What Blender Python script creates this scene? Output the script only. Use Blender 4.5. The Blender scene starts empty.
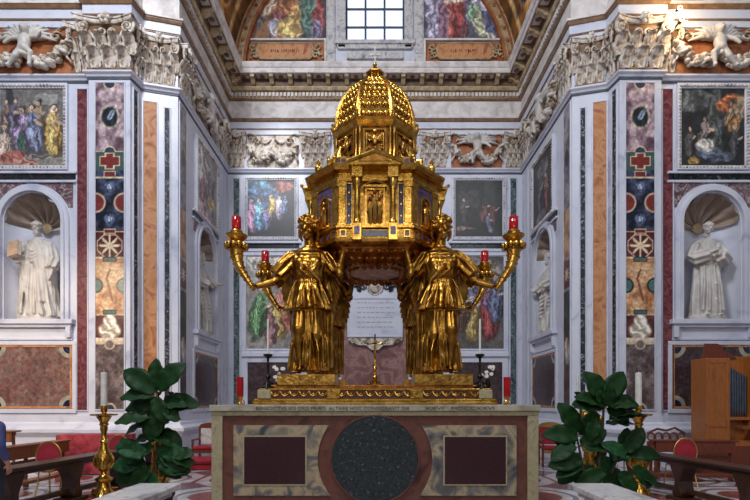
import bpy, bmesh, math, random
import numpy as np
from mathutils import Vector, Matrix, Euler
R = math.radians
PI = math.pi
SC = bpy.context.scene
COL = SC.collection
random.seed(7)

# ------------------------------------------------------------------ camera, world, lights
F = 480.0; HOR = 402.0; CXP = 375.0; EYE = 1.6
cam_d = bpy.data.cameras.new('camera'); cam = bpy.data.objects.new('camera', cam_d); COL.objects.link(cam)
cam_d.sensor_width = 36; cam_d.lens = F/750*36; cam_d.shift_y = (HOR-250)/750
cam.location = (0, 0, EYE); cam.rotation_euler = (R(90), 0, 0)
cam_d.clip_end = 200
SC.camera = cam
SC.view_settings.view_transform = 'Standard'; SC.view_settings.look = 'None'
SC.view_settings.gamma = 1; SC.view_settings.exposure = -0.1
SC.view_settings.use_curve_mapping = False

w = bpy.data.worlds.new('world'); SC.world = w; w.use_nodes = True
nt = w.node_tree; nt.nodes.clear()
wo = nt.nodes.new('ShaderNodeOutputWorld'); bg = nt.nodes.new('ShaderNodeBackground')
tc = nt.nodes.new('ShaderNodeTexCoord'); nz = nt.nodes.new('ShaderNodeTexNoise'); cr = nt.nodes.new('ShaderNodeValToRGB')
nz.inputs['Scale'].default_value = 3.2; nz.inputs['Detail'].default_value = 3
cr.color_ramp.elements[0].position = .38; cr.color_ramp.elements[0].color = (.07, .055, .055, 1)
cr.color_ramp.elements[1].position = .68; cr.color_ramp.elements[1].color = (.86, .88, 1.0, 1)
nt.links.new(tc.outputs['Generated'], nz.inputs['Vector']); nt.links.new(nz.outputs['Fac'], cr.inputs['Fac'])
nt.links.new(cr.outputs['Color'], bg.inputs['Color']); bg.inputs['Strength'].default_value = .46
nt.links.new(bg.outputs[0], wo.inputs[0])

def aim(o, target):
    d = Vector(target)-o.location
    o.rotation_euler = d.to_track_quat('-Z', 'Y').to_euler()
def area(name, loc, target, size, power, color=(1, 1, 1)):
    l = bpy.data.lights.new(name, 'AREA'); l.shape = 'RECTANGLE'; l.size, l.size_y = size; l.energy = power; l.color = color
    o = bpy.data.objects.new(name, l); COL.objects.link(o); o.location = loc; aim(o, target); return o
def spot(name, loc, target, power, angle, color=(1, 1, 1), rad=.3, blend=.6):
    l = bpy.data.lights.new(name, 'SPOT'); l.energy = power; l.color = color; l.spot_size = R(angle); l.spot_blend = blend; l.shadow_soft_size = rad
    o = bpy.data.objects.new(name, l); COL.objects.link(o); o.location = loc; aim(o, target); return o
area('dome_window_light', (-5.5, 1.0, 17), (0, 12.5, 6), (3.6, 3), 2050, (.90, .94, 1))
area('dome_window_light_right', (6.5, -1.5, 16), (-3, 12.5, 5), (3, 3), 560, (.92, .95, 1))
area('nave_light', (-3, -7, 6.5), (-4.5, 12, 2.5), (4, 3), 150, (1, .93, .86))
area('front_fill_light', (.8, -4.5, 7.5), (0, 8, 5), (5, 2.5), 210, (1, .95, .88))  # unseen fill light added in front for highlights on the gilt tabernacle
spot('window_sunbeam', (-1.2, 9.0, 16.5), (-3.55, 17, 9.9), 3000, 14, (.97, .98, 1), .12, .5)
spot('side_lamp_light', (-9.5, 5.0, 6.5), (-8.4, 12.2, 1.8), 2100, 60, (1, .78, .55), .3, .9)
# ------------------------------------------------------------------ materials
def lin(c):
    return tuple(((v/255)/12.92 if v/255 <= .04045 else (((v/255)+.055)/1.055)**2.4) for v in c)
MATS = {}
def new_mat(name):
    m = bpy.data.materials.new(name); m.use_nodes = True
    return m, m.node_tree, m.node_tree.nodes['Principled BSDF']
def noise_ramp(nt, stops, scale, detail=6, dist=0, vec=None, rough=.55):
    n = nt.nodes.new('ShaderNodeTexNoise'); n.inputs['Scale'].default_value = scale; n.inputs['Detail'].default_value = detail
    n.inputs['Distortion'].default_value = dist; n.inputs['Roughness'].default_value = rough
    if vec: nt.links.new(vec, n.inputs['Vector'])
    r = nt.nodes.new('ShaderNodeValToRGB')
    while len(r.color_ramp.elements) < len(stops): r.color_ramp.elements.new(.5)
    for e, (p, c) in zip(r.color_ramp.elements, stops): e.position = p; e.color = (*lin(c), 1)
    nt.links.new(n.outputs['Fac'], r.inputs['Fac'])
    return n, r
def add_bump(nt, b, scale, strength, dist=.01, detail=4, vec=None):
    n = nt.nodes.new('ShaderNodeTexNoise'); n.inputs['Scale'].default_value = scale; n.inputs['Detail'].default_value = detail
    if vec: nt.links.new(vec, n.inputs['Vector'])
    bp = nt.nodes.new('ShaderNodeBump'); bp.inputs['Strength'].default_value = strength; bp.inputs['Distance'].default_value = dist
    nt.links.new(n.outputs['Fac'], bp.inputs['Height']); nt.links.new(bp.outputs[0], b.inputs['Normal'])
def marble(name, stops, scale=1.5, dist=1.5, rough=.3, detail=7, bump=0, metal=0):
    m, nt, b = new_mat(name)
    t = nt.nodes.new('ShaderNodeTexCoord')
    n, r = noise_ramp(nt, stops, scale, detail, dist, t.outputs['Object'])
    nt.links.new(r.outputs[0], b.inputs['Base Color']); b.inputs['Roughness'].default_value = rough
    b.inputs['Metallic'].default_value = metal
    if bump: add_bump(nt, b, bump, .35, .01, vec=t.outputs['Object'])
    MATS[name] = m; return m
def breccia(name, cols, scale=5, mortar=(200, 190, 180), rough=.28, vw=.03):
    m, nt, b = new_mat(name)
    t = nt.nodes.new('ShaderNodeTexCoord')
    dn = nt.nodes.new('ShaderNodeTexNoise'); dn.inputs['Scale'].default_value = scale*1.3; dn.inputs['Detail'].default_value = 4
    mix = nt.nodes.new('ShaderNodeMixRGB'); mix.blend_type = 'ADD'; mix.inputs[0].default_value = .35
    nt.links.new(t.outputs['Object'], dn.inputs['Vector']); nt.links.new(t.outputs['Object'], mix.inputs[1]); nt.links.new(dn.outputs['Color'], mix.inputs[2])
    v = nt.nodes.new('ShaderNodeTexVoronoi'); v.inputs['Scale'].default_value = scale
    nt.links.new(mix.outputs[0], v.inputs['Vector'])
    sep = nt.nodes.new('ShaderNodeSeparateColor'); nt.links.new(v.outputs['Color'], sep.inputs[0])
    r = nt.nodes.new('ShaderNodeValToRGB')
    while len(r.color_ramp.elements) < len(cols): r.color_ramp.elements.new(.5)
    for i, (e, c) in enumerate(zip(r.color_ramp.elements, cols)): e.position = i/(len(cols)-1); e.color = (*lin(c), 1)
    nt.links.new(sep.outputs[0], r.inputs['Fac'])
    n, r2 = noise_ramp(nt, [(.5-vw, (0, 0, 0)), (.5, (255, 255, 255)), (.5+vw, (0, 0, 0))], scale*.6, 7, 2, t.outputs['Object'])
    mx = nt.nodes.new('ShaderNodeMixRGB'); nt.links.new(r2.outputs[0], mx.inputs[0]); nt.links.new(r.outputs[0], mx.inputs[1]); mx.inputs[2].default_value = (*lin(mortar), 1)
    n3, r3 = noise_ramp(nt, [(.3, (150, 150, 150)), (.7, (255, 255, 255))], scale*3, 5, .5, t.outputs['Object'])
    mu = nt.nodes.new('ShaderNodeMixRGB'); mu.blend_type = 'MULTIPLY'; mu.inputs[0].default_value = 1
    nt.links.new(mx.outputs[0], mu.inputs[1]); nt.links.new(r3.outputs[0], mu.inputs[2])
    nt.links.new(mu.outputs[0], b.inputs['Base Color']); b.inputs['Roughness'].default_value = rough
    MATS[name] = m; return m
W_ = marble('white_marble', [(.28, (168, 172, 192)), (.42, (200, 203, 219)), (.6, (210, 212, 224)), (.8, (182, 185, 203))], 1.1, 1.2, .35)
WG = marble('grey_veined_marble', [(.3, (120, 120, 130)), (.45, (186, 184, 186)), (.55, (205, 203, 203)), (.7, (140, 138, 146))], 2.2, 2.4, .3)
STUC = marble('stucco', [(.36, (120, 96, 76)), (.47, (190, 176, 162)), (.6, (220, 214, 206))], 6, .5, .6, bump=30)
STAT = marble('statue_marble', [(.3, (170, 163, 157)), (.6, (208, 203, 198))], 2, 1, .45)
OCH = marble('gilded_ochre', [(.3, (112, 62, 34)), (.5, (156, 92, 52)), (.7, (176, 116, 72))], 3, 1, .5)
GLINE = marble('gilded_line', [(.3, (98, 72, 52)), (.7, (148, 112, 80))], 6, .5, .4)
REDM = marble('red_marble', [(.3, (70, 34, 42)), (.5, (112, 56, 62)), (.62, (132, 80, 82)), (.75, (84, 42, 50))], 3.5, 2.5, .25)
RUST = marble('rust_marble', [(.3, (58, 32, 26)), (.5, (104, 62, 50)), (.7, (80, 46, 38)), (.8, (136, 98, 80))], 2.4, 1.5, .3)
PURP = breccia('purple_breccia', [(92, 62, 76), (138, 104, 114), (112, 80, 92), (160, 136, 142), (84, 58, 70)], 4.5, (214, 200, 200))
BREC = breccia('brown_breccia', [(120, 92, 88), (154, 122, 112), (134, 104, 100), (168, 140, 128), (110, 84, 82)], 3.0, (150, 84, 74))
DBREC = breccia('dark_breccia', [(60, 44, 48), (84, 62, 66), (72, 52, 58), (96, 76, 78)], 4, (110, 92, 92))
GREEN = breccia('dark_green_marble', [(30, 52, 52), (56, 86, 84), (24, 40, 46), (80, 110, 108), (36, 62, 60)], 9, (170, 186, 190), vw=.05)
BLUE = breccia('dark_blue_marble', [(12, 16, 30), (24, 32, 54), (10, 12, 22), (34, 42, 64)], 5, (190, 194, 208), rough=.6, vw=.022)
GIAL = marble('yellow_marble', [(.3, (140, 78, 44)), (.42, (178, 116, 70)), (.53, (194, 140, 96)), (.64, (160, 92, 62)), (.75, (116, 60, 46))], 2.0, 1.4, .6)
PINK = marble('pink_marble', [(.3, (104, 70, 68)), (.46, (136, 96, 92)), (.52, (160, 124, 118)), (.58, (132, 92, 88)), (.8, (104, 70, 70))], 1.6, 1.2, .3)
BLK = marble('black_marble', [(.4, (22, 24, 28)), (.62, (44, 48, 52)), (.72, (130, 130, 134))], 4, 2.5, .2)
ALTW = marble('altar_marble', [(.3, (120, 116, 102)), (.5, (160, 154, 136)), (.7, (176, 172, 156))], 3, 1, .35)
ALTC = marble('cream_altar_marble', [(.32, (126, 116, 88)), (.5, (164, 154, 124)), (.72, (140, 126, 92))], 4, 2.2, .35)
ALTG = marble('cloudy_altar_marble', [(.3, (50, 52, 58)), (.42, (96, 94, 94)), (.5, (168, 150, 118)), (.57, (130, 122, 108)), (.7, (60, 62, 70))], 2.6, .8, .3)
PORP = marble('porphyry', [(.4, (44, 20, 26)), (.7, (62, 30, 36))], 60, 0, .25)
ROUN = marble('dark_granite', [(.40, (14, 19, 22)), (.5, (40, 50, 54)), (.57, (20, 26, 30)), (.68, (84, 96, 98))], 26, .6, .3)
LAPIS = marble('lapis', [(.35, (16, 20, 44)), (.6, (32, 42, 76)), (.75, (80, 88, 110))], 14, 1, .2)
AMET = marble('purple_stone', [(.35, (52, 34, 66)), (.7, (104, 84, 120))], 20, 1, .25)
def gold(name, stops, rough=.28, scale=9, bs=40, bstr=.3):
    m, nt, b = new_mat(name); t = nt.nodes.new('ShaderNodeTexCoord')
    n, r = noise_ramp(nt, stops, scale, 5, .6, t.outputs['Object'])
    nt.links.new(r.outputs[0], b.inputs['Base Color']); b.inputs['Metallic'].default_value = 1; b.inputs['Roughness'].default_value = rough
    add_bump(nt, b, bs, bstr, .006, vec=t.outputs['Object'])
    MATS[name] = m; return m
GOLD = gold('gold', [(.3, (150, 106, 42)), (.55, (206, 160, 74)), (.75, (228, 192, 116))], .25)
AGOLD = gold('angel_gilt_bronze', [(.3, (98, 62, 24)), (.5, (160, 114, 44)), (.7, (206, 160, 80))], .29, 5, 20, .12)
DGOLD = gold('dark_bronze', [(.3, (92, 50, 28)), (.5, (160, 104, 52)), (.7, (190, 136, 74))], .34, 6, 18, .8)
CGOLD = gold('carved_gold', [(.3, (120, 80, 32)), (.6, (206, 160, 78))], .28, 12, 22, .9)
def plain(name, c, rough=.5, metal=0, bump=0, emit=None, es=0, trans=0, var=None, sheen=0):
    m, nt, b = new_mat(name); t = nt.nodes.new('ShaderNodeTexCoord')
    v = var or 12
    lo = tuple(max(0, x-v) for x in c); hi = tuple(min(255, x+v) for x in c)
    n, r = noise_ramp(nt, [(.3, lo), (.7, hi)], 7, 4, .4, t.outputs['Object'])
    nt.links.new(r.outputs[0], b.inputs['Base Color']); b.inputs['Roughness'].default_value = rough; b.inputs['Metallic'].default_value = metal
    if bump: add_bump(nt, b, bump, .4, .006, vec=t.outputs['Object'])
    if emit: b.inputs['Emission Color'].default_value = (*lin(emit), 1); b.inputs['Emission Strength'].default_value = es
    if trans: b.inputs['Transmission Weight'].default_value = trans
    MATS[name] = m; return m
def wood(name, c1, c2, rough=.4):
    m, nt, b = new_mat(name); t = nt.nodes.new('ShaderNodeTexCoord'); mp = nt.nodes.new('ShaderNodeMapping')
    mp.inputs['Scale'].default_value = (9, 9, 1.2); nt.links.new(t.outputs['Object'], mp.inputs[0])
    n, r = noise_ramp(nt, [(.3, c1), (.5, c2), (.7, c1)], 2.2, 8, 1.2, mp.outputs[0])
    nt.links.new(r.outputs[0], b.inputs['Base Color']); b.inputs['Roughness'].default_value = rough
    add_bump(nt, b, 12, .15, .004, vec=mp.outputs[0]); MATS[name] = m; return m
WOODD = wood('dark_wood', (40, 24, 18), (66, 38, 26), .35)
WOODB = wood('brown_wood', (96, 54, 28), (132, 78, 42), .4)
WOODO = wood('organ_wood', (128, 72, 30), (164, 98, 44), .4)
WOODR = wood('reddish_wood', (84, 36, 22), (112, 52, 32), .4)
REDC = plain('red_velvet', (146, 20, 38), .8, bump=60)
REDP = plain('patterned_red_cloth', (150, 30, 44), .8, var=40, bump=40)
CHGOLD = plain('chair_gold_frame', (190, 150, 90), .3, .8)
WAX = plain('wax', (214, 212, 206), .45)
RGLASS = plain('red_glass', (150, 10, 18), .12, 0, emit=(220, 10, 14), es=.04)
FLAME = plain('flame', (255, 190, 120), .5, emit=(255, 190, 110), es=9)
LEAF = plain('leaf', (16, 50, 16), .5, var=9, bump=14)
LEAFL = plain('young_leaf', (28, 70, 38), .55, var=14)
STEM = plain('plant_stem', (74, 62, 40), .7)
POT = plain('dark_pot', (46, 40, 40), .5)
FLOWER = plain('white_petals', (236, 234, 230), .6)
BLACKM = plain('dark_iron', (34, 30, 28), .35, .7)
SKIN = plain('skin', (176, 128, 104), .55)
HAIR = plain('dark_hair', (28, 20, 18), .7, bump=60)
SHIRT = plain('blue_violet_shirt', (66, 72, 124), .8)
TROUS = plain('dark_trousers', (32, 34, 44), .8)
PIPEM = plain('organ_pipe_metal', (96, 104, 116), .3, .8)
GREENC = plain('green_book_cover', (40, 110, 70), .5)
INK = plain('inscription_dark', (62, 58, 50), .6)
INKF = plain('faded_inscription', (168, 166, 172), .6)
CORN = marble('cornice_stone', [(.3, (176, 166, 162)), (.6, (222, 216, 214))], 2.5, .8, .5)
CORNB = marble('cornice_gilt_stone', [(.3, (130, 106, 76)), (.5, (170, 146, 112)), (.7, (196, 176, 146))], 5, .8, .5)
COFF = marble('coffer_stone', [(.3, (70, 54, 42)), (.6, (112, 88, 66))], 6, .8, .5)
SKYP = plain('window_daylight', (214, 226, 246), .4, emit=(218, 230, 250), es=.92, var=3)
LEAD = plain('window_lead', (66, 74, 88), .5)
ROSE = plain('lamp_lens', (255, 220, 170), .4, emit=(255, 205, 140), es=22)
def vcol(name, rough=.5):
    m, nt, b = new_mat(name); a = nt.nodes.new('ShaderNodeVertexColor'); a.layer_name = 'Col'
    nt.links.new(a.outputs[0], b.inputs['Base Color']); b.inputs['Roughness'].default_value = rough; MATS[name] = m; return m
PAINT = vcol('oil_paint', .38); INLAY = vcol('inlaid_marble', .28); FRES = vcol('fresco_paint', .7)
for m_ in (LEAF, LEAFL): m_.node_tree.nodes['Principled BSDF'].inputs['Specular IOR Level'].default_value = .18
def floor_mat():
    m, nt, b = new_mat('inlaid_floor'); t = nt.nodes.new('ShaderNodeTexCoord')
    L = nt.links.new
    def math_(op, a, c=None, d=None):
        n = nt.nodes.new('ShaderNodeMath'); n.operation = op
        for i, v in enumerate((a, c, d)):
            if v is None: continue
            if isinstance(v, (int, float)): n.inputs[i].default_value = v
            else: L(v, n.inputs[i])
        return n.outputs[0]
    s = nt.nodes.new('ShaderNodeSeparateXYZ'); L(t.outputs['Object'], s.inputs[0])
    fx = math_('SUBTRACT', math_('FRACT', math_('MULTIPLY', s.outputs[0], .55)), .5)
    fy = math_('SUBTRACT', math_('FRACT', math_('MULTIPLY', s.outputs[1], .55)), .5)
    r = math_('SQRT', math_('ADD', math_('MULTIPLY', fx, fx), math_('MULTIPLY', fy, fy)))
    disc = math_('LESS_THAN', r, .24)
    ring = math_('MULTIPLY', math_('GREATER_THAN', r, .33), math_('LESS_THAN', r, .38))
    dm = math_('ADD', math_('ABSOLUTE', fx), math_('ABSOLUTE', fy))
    dia = math_('GREATER_THAN', dm, .72)
    ed = math_('GREATER_THAN', math_('MAXIMUM', math_('ABSOLUTE', fx), math_('ABSOLUTE', fy)), .475)
    n, base = noise_ramp(nt, [(.3, (150, 146, 150)), (.6, (206, 202, 204))], 1.5, 6, 1.5, t.outputs['Object'])
    n2, red = noise_ramp(nt, [(.3, (104, 52, 48)), (.6, (146, 84, 74))], 4, 6, 1.5, t.outputs['Object'])
    n3, grey = noise_ramp(nt, [(.3, (70, 66, 72)), (.6, (112, 108, 114))], 4, 6, 1.5, t.outputs['Object'])
    cur = base.outputs[0]
    for fac, c in ((dia, grey), (ring, grey), (disc, red), (ed, red)):
        x = nt.nodes.new('ShaderNodeMixRGB'); L(fac, x.inputs[0]); L(cur, x.inputs[1]); L(c.outputs[0], x.inputs[2]); cur = x.outputs[0]
    L(cur, b.inputs['Base Color']); b.inputs['Roughness'].default_value = .22; return m
FLOOR = floor_mat()

# ------------------------------------------------------------------ mesh helpers
class MB:
    def __init__(s): s.v = []; s.f = []
    def add(s, vs, fs, M=None):
        o = len(s.v)
        s.v += [tuple(M @ Vector(p)) for p in vs] if M else [tuple(p) for p in vs]
        s.f += [tuple(i+o for i in f) for f in fs]; return s
    def box(s, x0, x1, y0, y1, z0, z1, M=None):
        vs = [(x, y, z) for z in (z0, z1) for y in (y0, y1) for x in (x0, x1)]
        return s.add(vs, [(0, 2, 3, 1), (4, 5, 7, 6), (0, 1, 5, 4), (2, 6, 7, 3), (0, 4, 6, 2), (1, 3, 7, 5)], M)
    def rings(s, rs, cap=True, M=None, closed=True):
        n = len(rs[0]); vs = [p for r in rs for p in r]; fs = []
        for i in range(len(rs)-1):
            for j in range(n if closed else n-1):
                k = (j+1) % n
                fs.append((i*n+j, i*n+k, (i+1)*n+k, (i+1)*n+j))
        if cap and closed:
            fs.append(tuple(reversed(range(n)))); fs.append(tuple((len(rs)-1)*n+j for j in range(n)))
        return s.add(vs, fs, M)
    def lathe(s, prof, n=24, c=(0, 0, 0), M=None, cap=True):
        rs = [[(c[0]+r*math.cos(2*PI*j/n), c[1]+r*math.sin(2*PI*j/n), c[2]+z) for j in range(n)] for r, z in prof]
        return s.rings(rs, cap, M)
    def sph(s, c, r, nu=14, nv=9, M=None):
        if isinstance(r, (int, float)): r = (r, r, r)
        rs = []
        for i in range(1, nv):
            a = PI*i/nv
            rs.append([(c[0]+r[0]*math.sin(a)*math.cos(2*PI*j/nu), c[1]+r[1]*math.sin(a)*math.sin(2*PI*j/nu), c[2]-r[2]*math.cos(a)) for j in range(nu)])
        return s.rings(rs, True, M)
    def tube(s, pts, rad, n=10, M=None):
        pts = [Vector(p) for p in pts]
        if isinstance(rad, (int, float)): rad = [rad]*len(pts)
        rs = []; up = None
        for i, p in enumerate(pts):
            t = (pts[min(i+1, len(pts)-1)]-pts[max(i-1, 0)])
            if t.length < 1e-9: t = Vector((0, 0, 1))
            t.normalize()
            if up is None:
                up = Vector((0, 0, 1)) if abs(t.z) < .9 else Vector((0, -1, 0))
            a = t.cross(up)
            if a.length < 1e-6: a = t.cross(Vector((1, 0, 0)))
            a.normalize(); up = a.cross(t).normalized()
            rs.append([tuple(p+(a*math.cos(2*PI*j/n)+up*math.sin(2*PI*j/n))*rad[i]) for j in range(n)])
        return s.rings(rs, True, M)
    def limb(s, pts, rad, n=12):
        s.tube(pts, rad, n)
        for p, r in zip(pts, rad): s.sph(p, r*.99, n, 8)
        return s
    def prism(s, poly, y0, y1, M=None):      # polygon in xz extruded in y
        n = len(poly)
        return s.rings([[(x, y0, z) for x, z in poly], [(x, y1, z) for x, z in poly]], True, M)
    def slab(s, poly, z0, z1, M=None):       # polygon in xy extruded in z
        return s.rings([[(x, y, z0) for x, y in poly], [(x, y, z1) for x, y in poly]], True, M)
    def mesh(s, name, smooth=False, fix=True):
        me = bpy.data.meshes.new(name); me.from_pydata(s.v, [], s.f); me.update()
        if fix:
            bm = bmesh.new(); bm.from_mesh(me); bmesh.ops.recalc_face_normals(bm, faces=bm.faces); bm.to_mesh(me); bm.free()
        if smooth:
            me.polygons.foreach_set('use_smooth', [True]*len(me.polygons))
        return me
def link(name, me, mat=None, parent=None, loc=(0, 0, 0), rot=0):
    o = bpy.data.objects.new(name, me); COL.objects.link(o)
    if mat is not None and me is not None and len(me.materials) == 0: me.materials.append(mat)
    o.location = loc
    if rot: o.rotation_euler = (0, 0, rot) if isinstance(rot, (int, float)) else rot
    if parent: o.parent = parent
    return o
def autosmooth(me, ang=40):
    me.polygons.foreach_set('use_smooth', [True]*len(me.polygons))
    bm = bmesh.new(); bm.from_mesh(me)
    for e in bm.edges:
        if len(e.link_faces) == 2 and e.calc_face_angle(0) > R(ang): e.smooth = False
    bm.to_mesh(me); bm.free()
def obj(name, mb, mat, parent=None, smooth=False, bevel=0, loc=(0, 0, 0), rot=0):
    me = mb.mesh(name)
    if smooth: autosmooth(me)
    o = link(name, me, mat, parent, loc, rot)
    if bevel:
        b = o.modifiers.new('bevel', 'BEVEL'); b.width = bevel; b.segments = 2; b.limit_method = 'ANGLE'
    return o
def tag(o, label, cat, group=None):
    o['label'] = label; o['category'] = cat
    if group: o['group'] = group
    return o
def thing(name, label, cat, loc=(0, 0, 0), rot=0, group=None):
    o = bpy.data.objects.new(name, None); COL.objects.link(o); o.location = loc; o.rotation_euler = (0, 0, rot); o.empty_display_size = .1
    return tag(o, label, cat, group)
def struct(o):
    o['kind'] = 'structure'; return o
def copy_tree(o, parent=None):
    c = o.copy(); COL.objects.link(c); c.parent = parent
    for ch in list(o.children): copy_tree(ch, c)
    return c
def copy_thing(o, label, loc, rot=None, scale=None, group=None):
    c = copy_tree(o); c['label'] = label; c.location = loc
    if rot is not None: c.rotation_euler = (0, 0, rot)
    if scale is not None: c.scale = scale
    if group: c['group'] = group
    elif 'group' in c and group is not None: del c['group']
    return c
def remesh(mb, voxel, smooth=2, extra=None, name='body'):
    me = mb.mesh('tmp'); o = bpy.data.objects.new('tmp', me); COL.objects.link(o)
    m = o.modifiers.new('r', 'REMESH'); m.mode = 'VOXEL'; m.voxel_size = voxel; m.use_smooth_shade = True
    if smooth:
        s = o.modifiers.new('s', 'SMOOTH'); s.factor = .5; s.iterations = smooth
    dg = bpy.context.evaluated_depsgraph_get(); dg.update()
    r = bpy.data.meshes.new_from_object(o.evaluated_get(dg)); bpy.data.objects.remove(o); bpy.data.meshes.remove(me)
    if extra:
        bm = bmesh.new(); bm.from_mesh(r); em = extra.mesh('e', True); bm.from_mesh(em); bm.to_mesh(r); bm.free(); bpy.data.meshes.remove(em)
    r.name = name; r.polygons.foreach_set('use_smooth', [True]*len(r.polygons)); return r
def arc(cx, cz, r, a0, a1, n):
    return [(cx+r*math.cos(a0+(a1-a0)*i/n), cz+r*math.sin(a0+(a1-a0)*i/n)) for i in range(n+1)]
def arch_band(mb, cx, zs, zb, r0, r1, y0, y1, n=24):   # archivolt: jambs + semicircle
    def path(r): return [(cx+r, zb)]+arc(cx, zs, r, 0, PI, n)+[(cx-r, zb)]
    a = path(r0); b = path(r1)
    for i in range(len(a)-1):
        mb.add([(a[i][0], y0, a[i][1]), (b[i][0], y0, b[i][1]), (b[i+1][0], y0, b[i+1][1]), (a[i+1][0], y0, a[i+1][1]),
                (a[i][0], y1, a[i][1]), (b[i][0], y1, b[i][1]), (b[i+1][0], y1, b[i+1][1]), (a[i+1][0], y1, a[i+1][1])],
               [(0, 1, 2, 3), (7, 6, 5, 4), (0, 3, 7, 4), (1, 5, 6, 2)]+([(0, 4, 5, 1)] if i == 0 else [])+([(3, 2, 6, 7)] if i == len(a)-2 else []))
def frame_rect(mb, x0, x1, z0, z1, t, y0, y1):
    mb.box(x0, x1, y0, y1, z1-t, z1); mb.box(x0, x1, y0, y1, z0, z0+t); mb.box(x0, x0+t, y0, y1, z0+t, z1-t); mb.box(x1-t, x1, y0, y1, z0+t, z1-t)
def sweep(mb, prof, line):
    """profile [(out, z)] swept along a plan polyline, room on its right"""
    pts = [Vector(p) for p in line]; n = len(pts); off = []
    for i, p in enumerate(pts):
        ns = []
        if i > 0: d = (pts[i]-pts[i-1]).normalized(); ns.append(Vector((d.y, -d.x)))
        if i < n-1: d = (pts[i+1]-pts[i]).normalized(); ns.append(Vector((d.y, -d.x)))
        m = sum(ns, Vector((0, 0)))/len(ns)
        m = m/max(m.length_squared, .25)
        off.append(m)
    rs = [[(p.x+o.x*a, p.y+o.y*a, z) for a, z in prof] for p, o in zip(pts, off)]
    mb.rings(rs, True)

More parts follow.
